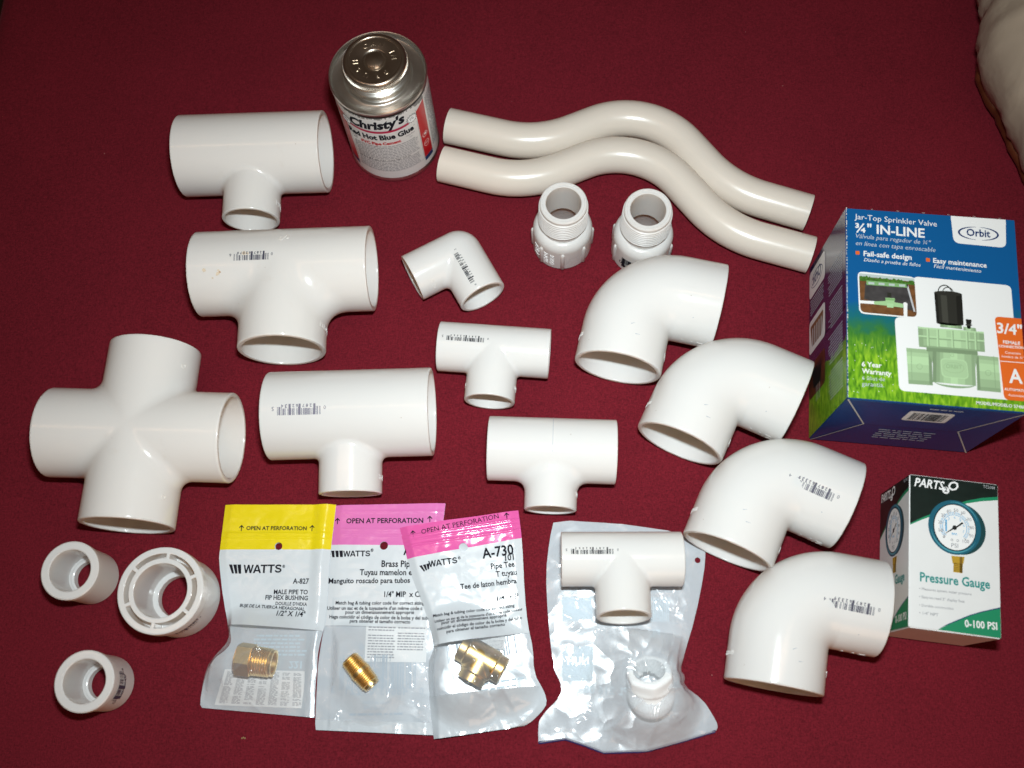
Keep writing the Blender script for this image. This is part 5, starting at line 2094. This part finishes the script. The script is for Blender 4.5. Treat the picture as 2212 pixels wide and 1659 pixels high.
mb = MB()
p0, p1 = inside(fr, A['hex'][0]), inside(fr, A['hex'][2])
hexr = .0102
hexv = [(hexr * math.cos(PI / 3 * k + .3), hexr * math.sin(PI / 3 * k + .3)) for k in range(6)]
bmh = [(x, y, zz) for zz in (-.0050, .0040) for x, y in hexv]
mb.add(bmh, [(k, (k + 1) % 6, 6 + (k + 1) % 6, 6 + k) for k in range(6)], BR)
for zz, s_ in ((-.0050, 0), (.0040, 1)):      # chamfered ends with the bore
    ring_ = [(hexr * .86 * math.cos(2 * PI * k / 24), hexr * .86 * math.sin(2 * PI * k / 24), zz + (-.0006 if s_ == 0 else .0006)) for k in range(24)]
    V = [(x, y, zz) for x, y in hexv] + ring_
    F = []
    for k in range(6):
        for q in range(4):
            a0 = (round((PI / 3 * k + .3) / (2 * PI) * 24) + q) % 24
            F.append((k, 6 + a0, 6 + (a0 + 1) % 24))
        F.append((k, 6 + (round((PI / 3 * k + .3) / (2 * PI) * 24) + 4) % 24, (k + 1) % 6))
    mb.add(V, F, BR)
mb.lathe([(.0062, -.0056), (.0085, -.0056), (.0085, .0040), (.0080, .0046)] + threads(.0046, .0170, .0090, .0086, .0016, .0008) + [(.0082, .0175), (.0070, .0175), (.0064, .0170)], BR, 64)
lie(mb, 'hex_bushing', p0, p1, 0, 'brass hex bushing with coarse thread inside the yellow-topped bag', 'brass fitting', .0107)
mb = MB()
p0, p1 = inside(frp, Ap['nip'][0], .992), inside(frp, Ap['nip'][2], .992)
Ln = (Vector(p1) - Vector(p0)).length
mb.lathe([(.0040, 0), (.0052, 0)] + threads(.0006, Ln * .44, .0060, .0066) + [(.0066, Ln * .45), (.0066, Ln * .56)] + threads(Ln * .57, Ln - .0006, .0066, .0060) + [(.0052, Ln), (.0040, Ln)], BR, 56)
lie(mb, 'pipe_nipple', p0, p1, 0, 'short brass nipple threaded at both ends inside the pale pink bag', 'brass fitting', .0074)


def btee(p):
    x, y, z = p
    run = sd_cyl(p, 0, -.0150, .0150, .0083, .0006)
    br = sd_cyl(p, 1, -.0155, 0, .0083, .0006)
    # thicker waist in the middle
    body = np.minimum(sd_cyl(p, 0, -.0098, .0098, .0092, .0006), sd_cyl(p, 1, -.0100, 0, .0092, .0006))
    o = smin(smin(run, br, .0008), body, .0006)
    i = np.minimum(sd_cyl(p, 0, -.03, .03, .0058), sd_cyl(p, 1, -.03, 0, .0058))
    return smax(o, -i, .0004)


me = sd_mesh('pipe_tee', btee, (-.018, -.018, -.011), (.018, .012, .011), .0005, BR)
c_, e_ = inside(frr, Ar['tee'][1], .988), inside(frr, Ar['tee'][2], .988)
o = link('brass_tee', me, None, (c_[0] + .0005, c_[1], .0120), math.atan2(e_[1] - c_[1], e_[0] - c_[0]))
tag(o, 'shiny brass tee inside the deep pink bag', 'brass fitting')

# the loose clear bag ------------------------------------------------------------------------
frc = BAGC_FRAME
Ac = BAGC_POLY
op = inside(frc, Ac['elb'][0], .958)
op = (op[0] - .0012, op[1])
org = (op[0] + .003, op[1] - .0135)
le, lo_ = to_local(frc, op), to_local(frc, org)
zc = Relief(31, .9, [(lo_[0], lo_[1], le[0], le[1], 27.5, 12.5, 22)],
            [(72, -92, 30, 18, 60, .5, 1.6), (40, -100, 16, 15, 45, .5, 1.5), (30, -60, 10, 15, 45, .4, 1.2), (85, -50, 12, 15, 45, .5, 1.4), (50, -118, 18, 12, 35, .4, 1.2)], .95)


class Flatter:
    """the tee's weight presses the film down, the upper corner lies flat"""
    under = None

    def __call__(s, x, y):
        z = zc(x, y)
        if y > -60: z = min(z, 2.6)
        return min(z, .5 + max(0, (100 - x)) * .5 + max(0, -y - 22) * .6) if y > -22 else z


zc2 = Flatter()
t = thing('clear_poly_bag', (frc[1], frc[2], 0), frc[0], 'crumpled clear bag under a small tee, holding a white threaded elbow', 'poly bag', None)
left, right = smooth_line(Ac['left'], 1), smooth_line(Ac['right'], 1)


def back_c(P):
    P.poly(Ac['b1'], GHOST2, 1)
    P.poly(Ac['b2'], GHOST2, 1)
    q = Ac['bars']
    for k in range(9):
        a, b = Vector(q[0]).lerp(Vector(q[1]), k / 9), Vector(q[0]).lerp(Vector(q[1]), k / 9 + .06)
        d, c = Vector(q[3]).lerp(Vector(q[2]), k / 9), Vector(q[3]).lerp(Vector(q[2]), k / 9 + .06)
        P.poly([tuple(a), tuple(b), tuple(c), tuple(d)], GHOST2, 1)
    P.text('B', (22.5, -79.5), (18.5, -79.9), MILK, 'b', 1, 3, True)
    P.text('NUH', (33, -84.5), (20, -86.5), MILK, 'b', 1, 3, True)
    P.text('PL', (75, -62), (69, -63), GHOST2, 'b', 1, 1, True)
    P.text('PL 216 08', (59, -99.5), (32, -102), GHOST2, 'b', 1, 1, True)


hole = (*Ac['hole'][0], 1.9)
MILKC = film_mat('clear_bag_back_film', 0.66, (0.56, 0.605, 0.645), 0.18, 0.2)
film('back_film', left, right, lambda x, y: .35, MILKC, t, 40, 70, hole, Ac['top'], Ac['bot'], prints=back_c)
film('front_film', left, right, zc2, CLEAR2, t, 120, 150, hole, Ac['top'], Ac['bot'])
mb = MB()                                    # strip painted dark for the shadow and purple fringe along the bottom edge
bt = resample(Ac['bot'], 60)
V, F = [], []
for k, p in enumerate(bt):
    for dy, zz in ((.9, 1.0), (-.6 - .3 * random.random(), .3)):
        V.append((p.x / 1000, (p.y + dy) / 1000, zz / 1000))
for k in range(60): F.append((2 * k, 2 * k + 1, 2 * k + 3, 2 * k + 2))
mb.add(V, F, mat('painted_edge_shade', (0.03, 0.02, 0.10), 0.4))
mb.build('bottom_edge_shade', t)


def celb(p):
    x, y, z = p
    hx = np.maximum(np.abs(x), np.maximum(np.abs(x * .5 + y * .8660254), np.abs(x * .5 - y * .8660254))) - .0136
    hx = smax(hx, np.sqrt(x * x + y * y) - .0143, .0030)
    collar = smax(hx, np.abs(z - .0152) - .0046, .0028)
    o = smin(sd_cyl(p, 2, 0, .0110, .0130), collar, .003)
    o = smin(o, np.sqrt(x * x + y * y + z * z) - .0138, .003)
    o = smin(o, sd_cyl(p, 1, 0, .0150, .0120), .002)
    rad = np.sqrt(x * x + y * y)
    th_ = rad - (.0098 + .00045 * np.sign(np.sin(z * 2 * PI / .0018)))
    i = np.maximum(th_, .001 - z)
    i = np.minimum(i, sd_cyl(p, 1, .004, .03, .0085))
    return smax(o, -i, .0004)


me = sd_mesh('threaded_elbow', celb, (-.019, -.017, -.016), (.019, .018, .023), .0005, M['fitting'])
o = link('threaded_elbow', me, None, (org[0], org[1], .0160))
o.rotation_euler = (R_(-44), 0, R_(9))
tag(o, 'white elbow with a threaded hexagon mouth inside the clear bag', 'pipe elbow')


# ------------------------------------------------------------------ the shopping bag in the corner
OUT = [(.3147, .4872), (.3005, .4511), (.3042, .4369), (.3138, .4164), (.3194, .3941), (.3278, .3853), (.3386, .3642)]
cx, cy = .455, .495
base_pts = [(.345, .60), (.322, .53), (.3185, .4872), (.3060, .4511), (.3090, .4369), (.3160, .4150), (.3205, .3920), (.3262, .3760), (.3345, .3510), (.356, .325), (.41, .300), (.48, .300), (.56, .36), (.60, .44), (.60, .54), (.54, .62), (.45, .65), (.385, .64)]
ang = sorted((math.atan2(y - cy, x - cx) % (2 * PI), math.hypot(x - cx, y - cy)) for x, y in base_pts)


def polar(a):
    a %= 2 * PI
    q = ang + [(ang[0][0] + 2 * PI, ang[0][1])]
    if a < q[0][0]: a += 2 * PI
    for (a0, r0), (a1, r1) in zip(q, q[1:]):
        if a0 <= a <= a1:
            f = (a - a0) / (a1 - a0)
            return r0 + (r1 - r0) * f
    return ang[0][1]


def lump(name, prof, wr, mt_, parent=None, seg=220):
    mb = MB()
    V, F = [], []
    for j, (f, z) in enumerate(prof):
        for k in range(seg):
            a = 2 * PI * k / seg
            r = polar(a) * f
            q_ = a * 7 + z * 9
            n_ = 1.2 * noise.noise(Vector((math.cos(a) * 3, math.sin(a) * 3, z * 6))) + 1.1 * (.35 - abs(noise.noise(Vector((q_, z * 5, 2))))) + .8 * (.3 - abs(noise.noise(Vector((a * 15 - z * 30, z * 6, 7)))))
            r += wr * n_
            V.append((r * math.cos(a), r * math.sin(a), max(.0008, z + wr * .6 * noise.noise(Vector((math.cos(a) * 9 * f, math.sin(a) * 9 * f, 3))) * (1 if z > .01 else 0))))
    for j in range(len(prof) - 1):
        for k in range(seg):
            k2 = (k + 1) % seg
            F.append((j * seg + k, j * seg + k2, (j + 1) * seg + k2, (j + 1) * seg + k))
    F.append(tuple((len(prof) - 1) * seg + k for k in range(seg)))
    mb.add(V, F, mt_)
    return mb.build(name, smooth=70, loc=(cx - .008, cy - .010, 0))


prof = []
for k in range(26):
    tt = k / 25
    z = .012 + .125 * tt
    f = .85 + .15 * math.sin(min(1, tt * 2.6) * PI / 2) - .95 * max(0, tt - .42) ** 2.2 / .58 ** 2.2 * .9
    prof.append((max(f, .08), z))
GB = mat('thin_white_bag_film', (0.31, 0.245, 0.185), 0.38, spec=0.35, bump=0.22, bscale=14)
for n_ in GB.node_tree.nodes:
    if n_.type == 'BUMP': n_.inputs['Distance'].default_value = 0.012
    if n_.type == 'TEX_NOISE': n_.inputs['Distortion'].default_value = 1.5
tag(lump('shopping_bag', prof, .0042, GB), 'full wrinkled whitish plastic shopping bag in the top right corner', 'plastic bag')
tag(lump('orange_packet', [(.80, .001), (.84, .004), (.875, .010), (.90, .017), (.89, .022), (.6, .023)], .002, mat('orange_packet_film', (0.10, 0.024, 0.008), 0.4, var=0.3, vscale=25)), 'orange packet showing at the foot of the shopping bag', 'packet')
